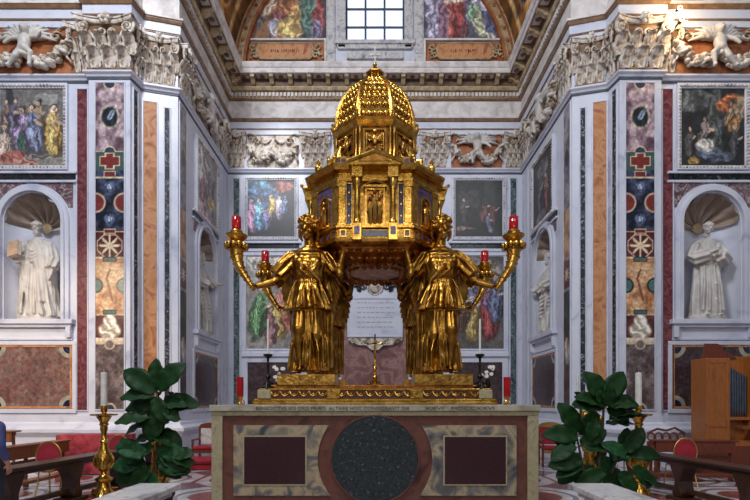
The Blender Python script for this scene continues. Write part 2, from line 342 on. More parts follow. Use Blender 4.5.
# ------------------------------------------------------------------ raster painting on grids
def vnoise(shape, cell, seed, ocx=1.0):
    rng = np.random.RandomState(seed); H, W = shape; out = np.zeros(shape); amp = 1; tot = 0
    for o in range(4):
        c = max(cell/2**o, 1.0); gh = int(H/c)+3; gw = int(W/(c*ocx))+3
        g = rng.rand(gh, gw); y = np.arange(H)/c; x = np.arange(W)/(c*ocx)
        y0 = y.astype(int); x0 = x.astype(int); fy = (y-y0)[:, None]; fx = (x-x0)[None, :]
        fy = fy*fy*(3-2*fy); fx = fx*fx*(3-2*fx)
        a = g[np.ix_(y0, x0)]; b = g[np.ix_(y0, x0+1)]; c_ = g[np.ix_(y0+1, x0)]; d = g[np.ix_(y0+1, x0+1)]
        out += amp*((a*(1-fx)+b*fx)*(1-fy)+(c_*(1-fx)+d*fx)*fy); tot += amp; amp *= .5
    return out/tot
class Canvas:
    """x in 0..1 left to right, z in 0..1 bottom to top; colours sRGB 0-255"""
    def __init__(s, w, h, nx, nz, c):
        s.w, s.h, s.nx, s.nz = w, h, nx, nz
        s.X, s.Z = np.meshgrid(np.linspace(0, 1, nx), np.linspace(0, 1, nz)); s.c = np.zeros((nz, nx, 3)); s.c[:] = c
    def mix(s, m, c): s.c = s.c*(1-m[..., None])+np.array(c, float)*m[..., None]
    def ell(s, cx, cz, rx, rz, c, rot=0, soft=.25):
        dx = (s.X-cx)*s.w; dz = (s.Z-cz)*s.h; a = R(rot)
        u = (dx*math.cos(a)+dz*math.sin(a))/(rx*s.w); v = (-dx*math.sin(a)+dz*math.cos(a))/(rz*s.h)
        d = np.sqrt(u*u+v*v); m = np.clip((1-d)/soft+.5, 0, 1)
        if rx*s.w > .05 and rz*s.h > .05:
            s.k = getattr(s, 'k', 0)+1; n = vnoise(s.c.shape[:2], 14, 100+s.k)
            g = 1+.38*np.sin(u*6+s.k+n*16+v*2)*(.6+.4*n)-.25*v*0+.22*(n-.5)
            c = np.clip(np.array(c, float)*g[..., None], 0, 255)
            s.c = s.c*(1-m[..., None])+c*m[..., None]
        else: s.mix(m, c)
    def warp(s, amt=5, cell=12, seed=1):
        a = (vnoise(s.c.shape[:2], cell, seed)-.5)*2*amt; b = (vnoise(s.c.shape[:2], cell, seed+50)-.5)*2*amt
        J, I = np.mgrid[0:s.nz, 0:s.nx]; s.c = s.c[np.clip((J+a).round().astype(int), 0, s.nz-1), np.clip((I+b).round().astype(int), 0, s.nx-1)]
        g = s.c.mean(axis=2, keepdims=True); s.c = np.clip(g+(s.c-g)*.62, 0, 255)
    def circ(s, cx, cz, r, c, soft=.12):
        d = np.sqrt(((s.X-cx)*s.w)**2+((s.Z-cz)*s.h)**2)/r; s.mix(np.clip((1-d)/soft+.5, 0, 1), c)
    def rect(s, x0, x1, z0, z1, c):
        s.mix(((s.X >= x0) & (s.X <= x1) & (s.Z >= z0) & (s.Z <= z1)).astype(float), c)
    def noise(s, amt, cell, seed, ocx=1.0):
        n = vnoise(s.c.shape[:2], cell, seed, ocx)-.5; s.c = np.clip(s.c*(1+amt*2*n[..., None]), 0, 255)
    def marble(s, m, c1, c2, cell, seed):
        n = np.clip((vnoise(s.c.shape[:2], cell, seed)-.35)/.3, 0, 1)[..., None]
        col = np.array(c1)*(1-n)+np.array(c2)*n; s.c = s.c*(1-m[..., None])+col*m[..., None]
    def box_mask(s, x0, x1, z0, z1): return ((s.X >= x0) & (s.X <= x1) & (s.Z >= z0) & (s.Z <= z1)).astype(float)
    def person(s, x, z, h, robe, skin=(200, 160, 130), lean=0, robe2=None, hair=(70, 50, 36), wide=1.0):
        k = h*s.h; rx = .15*k*wide/s.w
        hi = tuple(min(255, v*1.25+14) for v in robe); lo = tuple(v*.55 for v in robe)
        s.ell(x, z+.36*h, rx*1.15, .38*h, lo, lean); s.ell(x-.02, z+.36*h, rx*.9, .36*h, robe, lean)
        s.ell(x-rx*.35, z+.3*h, rx*.22, .26*h, hi, lean+4); s.ell(x+rx*.4, z+.26*h, rx*.16, .24*h, lo, lean-5)
        tx = x-math.sin(R(lean))*.35*k/s.w
        s.ell(tx, z+.66*h, rx*.8, .17*h, robe2 or robe, lean); s.ell(tx-rx*.25, z+.68*h, rx*.3, .1*h, tuple(min(255, v*1.2+10) for v in (robe2 or robe)), lean)
        s.ell(tx+rx*.8, z+.6*h, rx*.6, .035*h, skin, 30 if lean <= 0 else -30)
        s.ell(tx, z+.91*h, .075*k/s.w, .085*h, hair); s.ell(tx-.01, z+.895*h, .055*k/s.w, .07*h, skin)
    def mesh(s, name, M=None, warp=None):
        nx, nz = s.nx, s.nz; me = bpy.data.meshes.new(name)
        if warp is None: vs = [((x-.5)*s.w, 0, z*s.h) for z in np.linspace(0, 1, nz) for x in np.linspace(0, 1, nx)]
        else: vs = [warp(x, z) for z in np.linspace(0, 1, nz) for x in np.linspace(0, 1, nx)]
        fs = [(j*nx+i, j*nx+i+1, (j+1)*nx+i+1, (j+1)*nx+i) for j in range(nz-1) for i in range(nx-1)]
        me.from_pydata(vs, [], fs); me.update()
        at = me.color_attributes.new('Col', 'FLOAT_COLOR', 'POINT')
        c = np.clip(s.c, 0, 255)/255; l = np.where(c <= .04045, c/12.92, ((c+.055)/1.055)**2.4)
        a = np.ones((nx*nz, 4), np.float32); a[:, :3] = l.reshape(-1, 3); at.data.foreach_set('color', a.ravel()); return me
# ------------------------------------------------------------------ setting: walls, floor, vault, entablature
WS = 5.2; YB = 17.0; YF = 12.15; YP = 12.0
LEFT = [(-13, YF), (-7.16, YF), (-7.16, YP), (-6.12, YP), (-6.05, 12.45), (-WS, 12.67), (-WS, YB)]
PLAN = LEFT+[(-x, y) for x, y in reversed(LEFT)]
TN = [0]
def trim(mb, mat, smooth=False, loc=(0, 0, 0), rot=0, bevel=0):
    TN[0] += 1; o = obj('trim_%d' % TN[0], mb, mat, None, smooth, bevel, loc, rot); return struct(o)
struct(obj('floor', MB().box(-13, 13, -4, 17.3, -.2, 0), FLOOR))
def arch_wall(mb, u0, u1, z0, z1, uc, r, zs, zb, y0, y1, n=28):
    mb.box(u0, uc-r, y0, y1, z0, z1); mb.box(uc+r, u1, y0, y1, z0, z1); mb.box(uc-r, uc+r, y0, y1, z0, zb)
    for i in range(n):
        a = PI-PI*i/n; b = PI-PI*(i+1)/n
        xa, xb = uc+r*math.cos(a), uc+r*math.cos(b); za, zc = zs+r*math.sin(a), zs+r*math.sin(b)
        mb.prism([(xa, za), (xb, zc), (xb, z1), (xa, z1)], y0, y1)
NR = .74; NZS = 6.16; NZB = 3.68
def bay_wall(name, origin, rot, u0, u1, uc, pier=None):
    mb = MB(); arch_wall(mb, u0, u1, 0, 13.4, uc, NR, NZS, NZB, 0, .35)
    o = struct(obj(name, mb, W_, loc=origin, rot=rot)); return o
def bay_trim(origin, rot, uc, pz, light):
    T = dict(loc=origin, rot=rot)
    # niche recess and scallop shell
    mb = MB(); n = 20; d = .62
    rows = []
    for z in (NZB, NZS):
        rows.append([(uc-NR*math.cos(PI*i/n), .02+d*math.sin(PI*i/n), z) for i in range(n+1)])
    mb.rings(rows, False, closed=False); rows2 = [[(x, y+(.08 if y > .05 else 0), z) for x, y, z in r] for r in rows]
    mb.rings(rows2, False, closed=False); mb.box(uc-NR, uc+NR, -.02, d+.1, NZB-.12, NZB)
    trim(mb, W_, True, **T)
    mb = MB(); rr = []
    m = 96
    for k in range(13):
        t = k/12*PI/2; ring = []
        for i in range(m+1):
            a = PI*i/m; rad = NR*(1-.10*abs(math.sin(a*6.5))*math.sin(t) if True else 1)
            ring.append((uc-rad*math.cos(a)*math.sin(t), .02+d*math.cos(t)*(1-.22*abs(math.sin(a*6.5))), NZS+rad*math.sin(a)*math.sin(t)))
        rr.append(ring)
    mb.rings(rr, False, closed=False); trim(mb, GSHELL, True, **T)
    mb = MB(); mb.lathe([(.10, 0), (.14, .03), (.10, .06)], 18, M=Matrix.Translation((uc, d-.06, NZS+.02)) @ Matrix.Rotation(R(90), 4, 'X')); trim(mb, CORNB, True, **T)
    # archivolt
    mb = MB(); arch_band(mb, uc, NZS, NZB, NR+.02, NR+.1, -.10, .02); arch_band(mb, uc, NZS, NZB, NR+.1, NR+.2, -.06, .02); trim(mb, W_, **T)
    mb = MB()
    for s in (-1, 1):
        q = arc(uc, NZS, NR+.23, PI/2, PI/2-s*R(68), 12)
        mb.prism(q+[(uc+s*1.02, q[-1][1]), (uc+s*1.02, 7.16), (uc, 7.16)], -.012, .02)
    trim(mb, PURP, **T)
    mb = MB(); mb.box(uc-1.1, uc+1.1, -.03, .02, pz-.22, pz-.06); trim(mb, BLK, **T)
    mb = MB(); mb.box(uc-1.14, uc+1.14, -.08, .02, pz-.06, pz+.0); mb.box(uc-1.14, uc+1.14, -.06, .02, pz-.28, pz-.22)
    # sill with brackets
    mb.box(uc-1.08, uc+1.08, -.16, .02, 3.56, 3.68); mb.box(uc-1.02, uc+1.02, -.1, .02, 3.48, 3.56)
    mb.box(uc-1.02, uc+1.02, -.05, .02, 3.16, 3.22)
    for s in (-1, 1): mb.box(uc+s*.95-.06, uc+s*.95+.06, -.12, .02, 3.22, 3.5)
    frame_rect(mb, uc-1.12, uc+1.12, 1.32, 3.14, .1, -.05, .02)
    trim(mb, W_, bevel=.01, **T)
    mb = MB(); frame_rect(mb, uc-1.0, uc+1.0, 1.44, 3.04, .05, -.03, .02); trim(mb, GIAL, **T)
    mb = MB(); mb.box(uc-.95, uc+.95, -.015, .02, 1.49, 2.99); trim(mb, BREC if light else DBREC, **T)
    mb = MB(); mc = MB()
    for sx in (-1, 1):
        for cz, sz in ((1.49, 1), (2.99, -1)):
            q = [(uc+sx*.95-sx*math.cos(R(a))*.28, cz+sz*math.sin(R(a))*.28) for a in range(0, 91, 10)]
            mb.prism(q+[(uc+sx*.95, cz)], -.022, .0)
            q = [(uc+sx*.95-sx*math.cos(R(a))*.17, cz+sz*math.sin(R(a))*.17) for a in range(0, 91, 10)]
            mc.prism(q+[(uc+sx*.95, cz)], -.03, .0)
    trim(mb, ALTW, **T); trim(mc, LAPIS, **T)
GSHELL = marble('gilded_shell', [(.3, (128, 108, 94)), (.55, (158, 140, 126)), (.75, (180, 166, 154))], 2, .5, .5)
FL = (0, YF, 0); FRr = (0, YF, 0)
ULF, URF, US = -8.66, 8.52, 14.78
bay_wall('wall_front_left', (0, YF, 0), 0, -13, -7.1, ULF)
bay_wall('wall_front_right', (0, YF, 0), 0, 7.1, 13, URF)
bay_wall('wall_side_left', (-WS, 0, 0), PI/2, 13.3, YB+.3, US)
bay_wall('wall_side_right', (WS, 0, 0), -PI/2, -YB-.3, -13.3, -US)
for s, nm in ((-1, 'wall_pier_left'), (1, 'wall_pier_right')):
    poly = [(s*7.16, YP), (s*6.12, YP), (s*6.05, 12.45), (s*WS, 12.67), (s*WS, 13.3), (s*7.16, 13.3)]
    struct(obj(nm, MB().slab(poly, 0, 13.4), W_))
struct(obj('wall_back', MB().box(-5.6, -1.04, YB, YB+.35, 0, 19).box(1.04, 5.6, YB, YB+.35, 0, 19).box(-1.04, 1.04, YB, YB+.35, 0, 14.33), W_))
bay_trim((0, YF, 0), 0, ULF, 7.42, True); bay_trim((0, YF, 0), 0, URF, 7.42, False)
bay_trim((-WS, 0, 0), PI/2, US, 7.12, False); bay_trim((WS, 0, 0), -PI/2, -US, 7.12, False)

def sw(prof, mat, smooth=False):
    mb = MB(); sweep(mb, prof, PLAN); return trim(mb, mat, smooth)
# base mouldings
sw([(-.05, 0), (.20, 0), (.20, .34), (.17, .38), (.12, .40), (.12, .72), (.17, .78), (.22, .84), (.22, .92), (.15, .97), (.10, 1.0), (.08, 1.06), (.03, 1.1), (.03, 1.26), (-.05, 1.26)], W_)
# astragal under the capitals
sw([(-.05, 9.72), (.03, 9.72), (.05, 9.76), (.1, 9.8), (.1, 9.84), (.05, 9.88), (-.05, 9.88)], W_)
sw([(-.04, 9.66), (.02, 9.66), (.02, 9.70), (-.04, 9.70)], LEAD)
# entablature
sw([(-.04, 11.04), (.06, 11.04), (.06, 11.2), (-.04, 11.2)], W_)
sw([(-.04, 11.2), (.08, 11.2), (.08, 11.235), (-.04, 11.235)], GLINE)
sw([(-.04, 11.235), (.10, 11.235), (.10, 11.46), (-.04, 11.46)], W_)
sw([(-.04, 11.46), (.13, 11.46), (.16, 11.52), (.16, 11.55), (-.04, 11.55)], GLINE)
sw([(-.04, 11.55), (.19, 11.55), (.19, 11.6), (.05, 11.64), (.05, 12.22), (-.04, 12.22)], CORN)
sw([(-.04, 12.22), (.09, 12.22), (.12, 12.26), (.12, 12.29), (-.04, 12.29)], GLINE)
sw([(-.04, 12.29), (.12, 12.29), (.12, 12.48), (.22, 12.50), (.26, 12.58), (.26, 12.62), (-.04, 12.62)], CORNB)
sw([(-.04, 12.62), (.26, 12.62), (.26, 12.86), (-.04, 12.86)], COFF)
sw([(-.04, 12.86), (.60, 12.86), (.60, 13.02), (.63, 13.04), (.67, 13.14), (.67, 13.2), (-.04, 13.2)], CORN)
# dentils and modillions along each run
def along(step, fn):
    md = MB(); pts = [Vector(p) for p in PLAN]
    for i in range(len(pts)-1):
        d = pts[i+1]-pts[i]; L = d.length
        if L < .5: continue
        a = math.atan2(d.y, d.x); n = max(1, int(L/step)); st = L/n
        for k in range(n):
            p = pts[i]+d.normalized()*(k+.5)*st
            fn(md, Matrix.Translation((p.x, p.y, 0)) @ Matrix.Rotation(a, 4, 'Z'), st)
    return md
trim(along(.13, lambda m, M, st: m.box(-st*.3, st*.3, -.19, 0, 12.32, 12.45, M)), CORN)
def modil(m, M, st):
    m.rings([[(x, y, z) for x, y, z in r] for r in ([(-.07, -.2, 12.63), (.07, -.2, 12.63), (.07, -.2, 12.86), (-.07, -.2, 12.86)], [(-.07, -.34, 12.64), (.07, -.34, 12.64), (.07, -.34, 12.86), (-.07, -.34, 12.86)], [(-.07, -.46, 12.74), (.07, -.46, 12.74), (.07, -.46, 12.86), (-.07, -.46, 12.86)], [(-.07, -.56, 12.76), (.07, -.56, 12.76), (.07, -.56, 12.86), (-.07, -.56, 12.86)])], True, M)
trim(along(.62, modil), CORNB)
def coffer(m, M, st):
    for k in range(8):
        a = k*PI/4; m.sph((st/2*0+st*.5+.055*math.cos(a), -.40+.055*math.sin(a), 12.85), (.035, .035, .03), 6, 4, M)
    m.sph((st*.5, -.40, 12.85), .035, 6, 4, M); 
    for x in (.1, st-.12): m.box(x, x+.03, -.55, -.27, 12.835, 12.86, M)
    m.box(.1, st-.09, -.57, -.54, 12.835, 12.86, M); m.box(.1, st-.09, -.29, -.26, 12.835, 12.86, M)
trim(along(.62, coffer), GLINE)

def soffit(): sw([(.22, 12.80), (.58, 12.845), (.58, 12.858), (.22, 12.858)], COFF)
# strips and panels set in the back wall
def bk(px0, px1, py0, py1, y=YB): return ((px0-CXP)*y/F, (px1-CXP)*y/F, EYE+(HOR-py1)*y/F, EYE+(HOR-py0)*y/F)
B = dict(loc=(0, YB, 0))
for s in (-1, 1):
    def bx(mb, x0, x1, y0, y1, z0, z1): mb.box(min(s*x0, s*x1), max(s*x0, s*x1), y0, y1, z0, z1)
    mb = MB(); bx(mb, 2.68, 4.62, -.02, .02, 6.98, 7.2); trim(mb, GREEN if 0 else BLK, **B)
    mb = MB(); frame_rect(mb, min(s*2.6, s*4.7), max(s*2.6, s*4.7), 3.3, 6.92, .16, -.08, .02)
    frame_rect(mb, min(s*2.6, s*4.7), max(s*2.6, s*4.7), 1.3, 3.2, .2, -.06, .02)
    bx(mb, 2.6, 4.7, -.12, .02, 6.9, 7.0); bx(mb, 2.6, 4.7, -.1, .02, 7.2, 7.28); bx(mb, 2.6, 4.7, -.14, .02, 3.2, 3.34)
    bx(mb, 1.18, 1.42, -.08, .02, 1.2, 9.7); trim(mb, W_, bevel=.01, **B)
    mb = MB(); bx(mb, 2.75, 4.55, -.02, .02, 1.45, 3.05); trim(mb, DBREC, **B)
mb = MB().box(-1.18, 1.18, -.03, .02, 1.3, 9.6); trim(mb, PINK, **B)
mb = MB().box(-1.18, 1.18, -.12, .02, 6.5, 6.8); mb.box(-1.18, 1.18, -.1, .02, 1.2, 1.5); trim(mb, W_, **B)

# ------------------------------------------------------------------ vault, lunette and window
ZV = 13.2; RV = 5.0
cv = Canvas(4.6, 15.7, 40, 260, (120, 78, 40))
rng = np.random.RandomState(3)
for k in range(14):
    z = (k+.5)/14
    for x, r in ((.22, .36), (.62, .5)):
        cv.circ(x, z, r*1.1, (206, 158, 92)); cv.circ(x, z, r*.9, (96, 52, 40) if k % 2 else (44, 46, 84)); cv.ell(x, z, .03, .012, (210, 190, 160)); cv.ell(x+.02, z-.008, .02, .015, (190, 120, 90))
for x in (.0, .42, .84, 1.0): cv.rect(x-.02, x+.02, 0, 1, (212, 176, 120))
cv.noise(.6, 5, 4); cv.noise(.3, 2, 9)
def vw(x, z):
    a = PI*(1-z); return (RV*math.cos(a), YB-4.5*(1-x), ZV+RV*math.sin(a))
me = cv.mesh('ceiling', warp=vw); o = link('ceiling', me, FRES); struct(o)
mo = MB(); rr = [[((RV+.03)*math.cos(PI*i/40), y, ZV+(RV+.03)*math.sin(PI*i/40)) for i in range(41)] for y in (YB-4.5, YB+.3)]
r2 = [[((RV+.35)*math.cos(PI*i/40), y, ZV+(RV+.35)*math.sin(PI*i/40)) for i in range(41)] for y in (YB-4.5, YB+.3)]
mo.rings([rr[0], rr[1], r2[1], r2[0], rr[0]], False, closed=False); trim(mo, CORN)
mb = MB(); arch_band(mb, 0, ZV, ZV, 4.62, 4.99, -.16, 0, 40); trim(mb, CORNB, **B)
mb = MB(); arch_band(mb, 0, ZV, ZV, 4.55, 4.64, -.2, 0, 40); arch_band(mb, 0, ZV, ZV, 4.86, 4.92, -.2, 0, 40)
for i in range(34):
    a = PI*(i+.5)/34; mb.sph((4.77*math.cos(a), -.17, ZV+4.77*math.sin(a)), (.07, .04, .07), 8, 5)
trim(mb, OCH, True, **B)
mb = MB()
for s in (-1, 1):
    x0, x1 = sorted((s*1.04, s*1.34)); mb.box(x0, x1, -.1, .1, 14.1, 17.6)
    x0, x1 = sorted((s*1.4, s*1.72)); mb.box(x0, x1, -.06, .02, 13.6, 17.6)
    x0, x1 = sorted((s*1.44, s*1.68)); mb.box(x0, x1, -.09, .02, 13.9, 17.6)
mb.box(-1.4, 1.4, -.16, .3, 14.2, 14.33); mb.box(-1.3, 1.3, -.1, .02, 14.05, 14.2); mb.box(-1.72, 1.72, -.08, .02, 13.2, 13.62)
mb.box(-1.0, 1.0, -.1, .02, 13.7, 13.95); mb.box(-4.7, 4.7, -.1, .02, 13.2, 13.5)
trim(mb, WG, bevel=.012, **B)
mb = MB()
for s in (-1, 1): x0, x1 = sorted((s*1.72, s*4.62)); frame_rect(mb, x0, x1, 13.5, 14.42, .07, -.1, .02)
trim(mb, CORN, bevel=.01, **B)
win = struct(obj('window_1', MB().box(-1.04, 1.04, .2, .24, 14.33, 17.6), SKYP, loc=(0, YB, 0)))
mb = MB(); 
for x in (-1.02, -.34, .34, 1.02): mb.box(x-.035, x+.035, .15, .2, 14.33, 17.6)
for z in (14.36, 15.0, 15.65, 16.3, 16.95): mb.box(-1.04, 1.04, .155, .195, z-.03, z+.03)
trim(mb, LEAD, **B)
mb = MB().box(-1.04, 1.04, .2, .3, 17.6, 19); trim(mb, W_, **B)

# ------------------------------------------------------------------ pilasters with capitals
def grid_solid(nu, nv, f, th):
    mb = MB(); fr = [[f(i/nu*2-1, j/nv) for i in range(nu+1)] for j in range(nv+1)]
    n = nu+1; vs = [p for r in fr for p in r]; vs2 = [(p[0]*.97, p[1]+th, p[2]) for p in vs]; N = len(vs); fs = []
    for j in range(nv):
        for i in range(nu):
            a, b, c, d = j*n+i, j*n+i+1, (j+1)*n+i+1, (j+1)*n+i; fs += [(a, b, c, d), (N+d, N+c, N+b, N+a)]
    bd = [i for i in range(n)]+[j*n+nu for j in range(1, nv+1)]+[nv*n+i for i in range(nu-1, -1, -1)]+[j*n for j in range(nv-1, 0, -1)]
    for k in range(len(bd)):
        a, b = bd[k], bd[(k+1) % len(bd)]; fs.append((a, N+a, N+b, b))
    return mb.add(vs+vs2, fs)
def leaf_f(lw, lh, out):
    def f(u, v):
        lobe = 1+.16*abs(math.sin(v*PI*3.5))-.08
        wd = lw/2*(.74+.42*math.sin(PI*min(1, v*1.15)))*lobe*(1 if v < .72 else 1-.75*((v-.72)/.28)**2)
        if v < .7: t = v/.7; z = lh*.9*t; y = -(.02+out*.35*t**2.5)
        else:
            t = (v-.7)/.3*PI*1.05; rad = out*.33; z = lh*.9+rad*.5*math.sin(t); y = -(.02+out*.35)-rad*(1-math.cos(t))*.9
        y -= .05*(1-u*u)*(1-.4*v)-.018*abs(math.sin(u*PI*2))
        return (u*wd, y, z)
    return f
ML = grid_solid(12, 20, leaf_f(.29, .36, .26), .03).mesh('acanthus_leaf'); autosmooth(ML, 60)
MU = grid_solid(12, 20, leaf_f(.27, .36, .30), .03).mesh('acanthus_leaf'); autosmooth(MU, 60)
def spiral(sx):
    mb = MB(); pts = []; rad = []
    for i in range(30):
        t = i/29; a = t*3.6*PI; r = .135*(1-t)**.8+.014
        pts.append((sx*(.50+.0*t - r*math.cos(a+PI*.6)*1.0), -.2-.03*t, .80-r*math.sin(a+PI*.6)*-1)); rad.append(.042*(1-.45*t))
    pts = [(sx*.18, -.08, .42), (sx*.25, -.1, .58), (sx*.36, -.16, .70)]+pts; rad = [.024, .034, .04]+rad
    mb.tube(pts, rad, 7); mb.sph((sx*.5, -.24, .8), .035, 8, 6); return mb
MVOL = {s: spiral(s).mesh('volute', True) for s in (-1, 1)}
def inner(sx):
    mb = MB(); pts = [(sx*.14, -.08, .40), (sx*.12, -.1, .56)]; rad = [.02, .024]
    for i in range(18):
        t = i/17; a = t*2.6*PI; r = .085*(1-t)**.8+.01
        pts.append((sx*(.10+r*math.cos(a)), -.14-.02*t, .72+r*math.sin(a))); rad.append(.028*(1-.4*t))
    mb.tube(pts, rad, 6); return mb
MHEL = {s: inner(s).mesh('helix', True) for s in (-1, 1)}
def abac():
    mb = MB(); rs = []
    for z, e in ((.90, 0), (.93, .02), (.97, .02), (.975, .05), (1.0, .05)):
        fr = [(x*(.62+e), -(.16+e+.16*x*x*1.0), z) for x in np.linspace(-1, 1, 13)]
        rs.append([(float(a), float(b), c) for a, b, c in fr]+[(.62+e, .05, z), (-.62-e, .05, z)])
    mb.rings(rs); return mb
MAB = abac().mesh('abacus'); 
mb = MB(); mb.rings([[(-.46, .05, 0), (-.46, -.02, 0), (.46, -.02, 0), (.46, .05, 0)], [(-.46, .05, .55), (-.46, -.05, .55), (.46, -.05, .55), (.46, .05, .55)], [(-.58, .05, .9), (-.55, -.14, .9), (.55, -.14, .9), (.58, .05, .9)]]); mb.box(-.5, .5, -.06, .04, 0, .04); MBELL = mb.mesh('capital')
mb = MB(); mb.sph((0, -.28, .96), (.06, .07, .06), 8, 6)
for k in range(6): a = k*PI/3; mb.sph((.085*math.cos(a), -.25, .96+.085*math.sin(a)), (.055, .06, .055), 8, 5)
MROS = mb.mesh('rosette', True)
MBELL.materials.append(GLINE)  # gilt brown bell; shade between the leaves is put into its dark colour
for m_ in (ML, MU, MAB, MROS, *MVOL.values(), *MHEL.values()): m_.materials.append(STUC)
def capital(parent, x, z, wd, ht, simple=False):
    c = link('capital', MBELL, None, parent, (x, 0, z)); c.scale = (wd, max(.8, min(wd, 1.15)), ht)
    def sub(n, me, loc=(0, 0, 0), sc=None, rz=0):
        o = link(n, me, None, c, loc, rz)
        if sc: o.scale = sc
    for dx in ((-.33, 0, .33) if not simple else (-.2, .2)): sub('acanthus_leaf', ML, (dx, -.03, .02))
    for dx in ((-.48, -.165, .165, .48) if not simple else (-.42, 0, .42)): sub('acanthus_leaf', MU, (dx, -.03, .30))
    for s in (-1, 1):
        sub('volute', MVOL[s]); 
        if not simple: sub('helix', MHEL[s])
    sub('abacus', MAB); sub('rosette', MROS)
    return c
def pilaster(label, loc, rot, caps, strips, shaft=None, group=None):
    t = thing('pilaster', label, 'pilaster', loc, rot, group)
    mb = MB()
    for x0, x1, z0, z1, mat in strips: frame_rect(mb, x0-.035, x1+.035, z0-.035, z1+.035, .03, -.03, .02)
    if shaft: mb.box(shaft[0], shaft[1], -.018, .03, 1.26, 9.68)
    if mb.v: obj('shaft', mb, W_, t, bevel=.006)
    for x0, x1, z0, z1, mat in strips:
        if isinstance(mat, bpy.types.Mesh): link('inlay_panel', mat, None, t, ((x0+x1)/2, -.025, z0))
        else: obj('inlay_panel', MB().box(x0, x1, -.022, .02, z0, z1), mat, t)
    for x, wd in caps: capital(t, x, 9.88, wd, 1.16, wd < .5)
    return t
# inlaid panel of the two front pilasters
PZ0, PZ1 = 1.42, 9.56
def inlay():
    c = Canvas(.70, PZ1-PZ0, 34, 396, (0, 0, 0)); H = 410.-83.
    def z(py): return (410.-py)/H
    G = (214, 186, 150)
    def mk(y0, y1, a, b, seed, cell=10): c.marble(c.box_mask(0, 1, z(y1), z(y0)), a, b, cell, seed)
    mk(83, 152, (96, 64, 80), (186, 156, 164), 1, 9); mk(152, 170, (36, 66, 60), (96, 130, 118), 2); mk(170, 230, (22, 26, 44), (72, 84, 120), 3, 8)
    mk(230, 258, (84, 26, 28), (112, 40, 40), 4); mk(258, 315, (190, 112, 60), (232, 176, 120), 5, 14); mk(315, 342, (90, 32, 34), (118, 48, 46), 6)
    mk(342, 410, (84, 64, 66), (132, 112, 108), 7, 10)
    for py in (152, 178, 232, 258, 315, 342): c.rect(0, 1, z(py)-.0022, z(py)+.0022, G)
    c.circ(.5, z(83), .16, G); c.circ(.5, z(83), .13, (40, 50, 70)); c.ell(.5, z(117), .34, .036, G); c.ell(.5, z(117), .29, .031, (24, 32, 44)); c.ell(.55, z(115), .1, .018, (110, 130, 150), -30)
    c.noise(.3, 3, 77)
    c.circ(.5, z(152), .15, G); c.mix(((((c.X-.5)*c.w)**2+((c.Z-z(152))*c.h)**2) < .12**2)*(c.Z > z(152))*1., (40, 60, 80)); c.rect(0, 1, z(170), z(152.5), (58, 92, 84)); c.noise(.1, 3, 20)
    for e, col in ((.05, G), (.0, (142, 40, 34))):
        c.rect(.5-.32-e, .5+.32+e, z(161)-.013-e*.05, z(161)+.013+e*.05, col); c.rect(.5-.12-e, .5+.12+e, z(161)-.023-e*.05, z(161)+.023+e*.05, col)
    c.rect(.28, .72, z(178), z(171), G); c.rect(.33, .67, z(177), z(172), (124, 36, 34))
    for x in (0, 1): c.circ(x, z(203), .25, G); c.circ(x, z(203), .21, (136, 40, 38))
    for zz in (z(187), z(219)): c.ell(.5, zz, .2, .016, (70, 86, 128)); c.ell(.5, zz, .1, .008, (150, 160, 186))
    c.rect(.28, .72, z(236), z(229), G); c.rect(.33, .67, z(235), z(230), (124, 36, 34))
    d = (c.X-.5)*c.w; e = (c.Z-z(246))*c.h; a = np.arctan2(e, d); r = np.sqrt(d*d+e*e); st = (r < .07+.21*np.abs(np.cos(a*4))**3)
    oc = np.maximum(np.maximum(abs(d), abs(e)), (abs(d)+abs(e))*.75); c.mix(((oc > .30) & (oc < .325))*1., G); c.mix(st*1., (236, 204, 160))
    for x in (0, 1): c.circ(x, z(286), .19, (24, 26, 30)); c.circ(x, z(286), .15, (70, 116, 110))
    for py in (260, 313): c.rect(.25, .75, z(py)-.008, z(py)+.008, (24, 26, 30)); c.rect(.3, .7, z(py)-.005, z(py)+.005, (70, 110, 106))
    c.ell(.5, z(290), .05, .04, (150, 70, 36), 14); c.ell(.44, z(275), .04, .02, (150, 70, 36), -20)
    c.ell(.5, z(331), .40, .026, (226, 206, 178)); c.ell(.5, z(322), .24, .02, (236, 216, 190)); c.rect(0, 1, z(342), z(338), (226, 206, 178)); c.rect(0, 1, z(345), z(342), G)
    c.circ(.5, z(345), .13, G); c.circ(.5, z(345), .1, (120, 100, 100)); c.circ(.5, z(410), .16, G); c.circ(.5, z(410), .12, (60, 60, 80))
    c.noise(.14, 4, 31)
    c.noise(.22, 2, 32); g = c.c.mean(axis=2, keepdims=True); c.c = g+(c.c-g)*.72
    m = c.mesh('inlay_panel'); m.materials.append(INLAY); return m
MIN = inlay()
def inlay_d():
    c = Canvas(.46, 8.14, 20, 300, (0, 0, 0)); c.marble(c.box_mask(0, 1, 0, 1), (70, 62, 76), (150, 136, 146), 9, 11); G = (214, 186, 150)
    c.ell(.5, .83, .3, .03, (40, 40, 52)); c.marble(c.box_mask(0, 1, .50, .66), (150, 96, 56), (206, 150, 98), 10, 12)
    c.marble(c.box_mask(0, 1, .40, .49), (92, 30, 34), (124, 50, 48), 8, 13); d = (c.X-.5)*c.w; e = (c.Z-.445)*c.h; a = np.arctan2(e, d); r = np.sqrt(d*d+e*e)
    c.mix((r < .05+.15*np.abs(np.cos(a*4))**3)*1., G); c.marble(c.box_mask(0, 1, .24, .39), (34, 50, 44), (70, 90, 80), 8, 14); c.ell(.5, .2, .28, .035, (196, 166, 134)); c.marble(c.box_mask(0, 1, 0, .15), (80, 56, 58), (110, 84, 84), 8, 15)
    c.noise(.22, 2, 32); g = c.c.mean(axis=2, keepdims=True); c.c = g+(c.c-g)*.72
    m = c.mesh('inlay_panel'); m.materials.append(INLAY); return m
MIND = inlay_d()
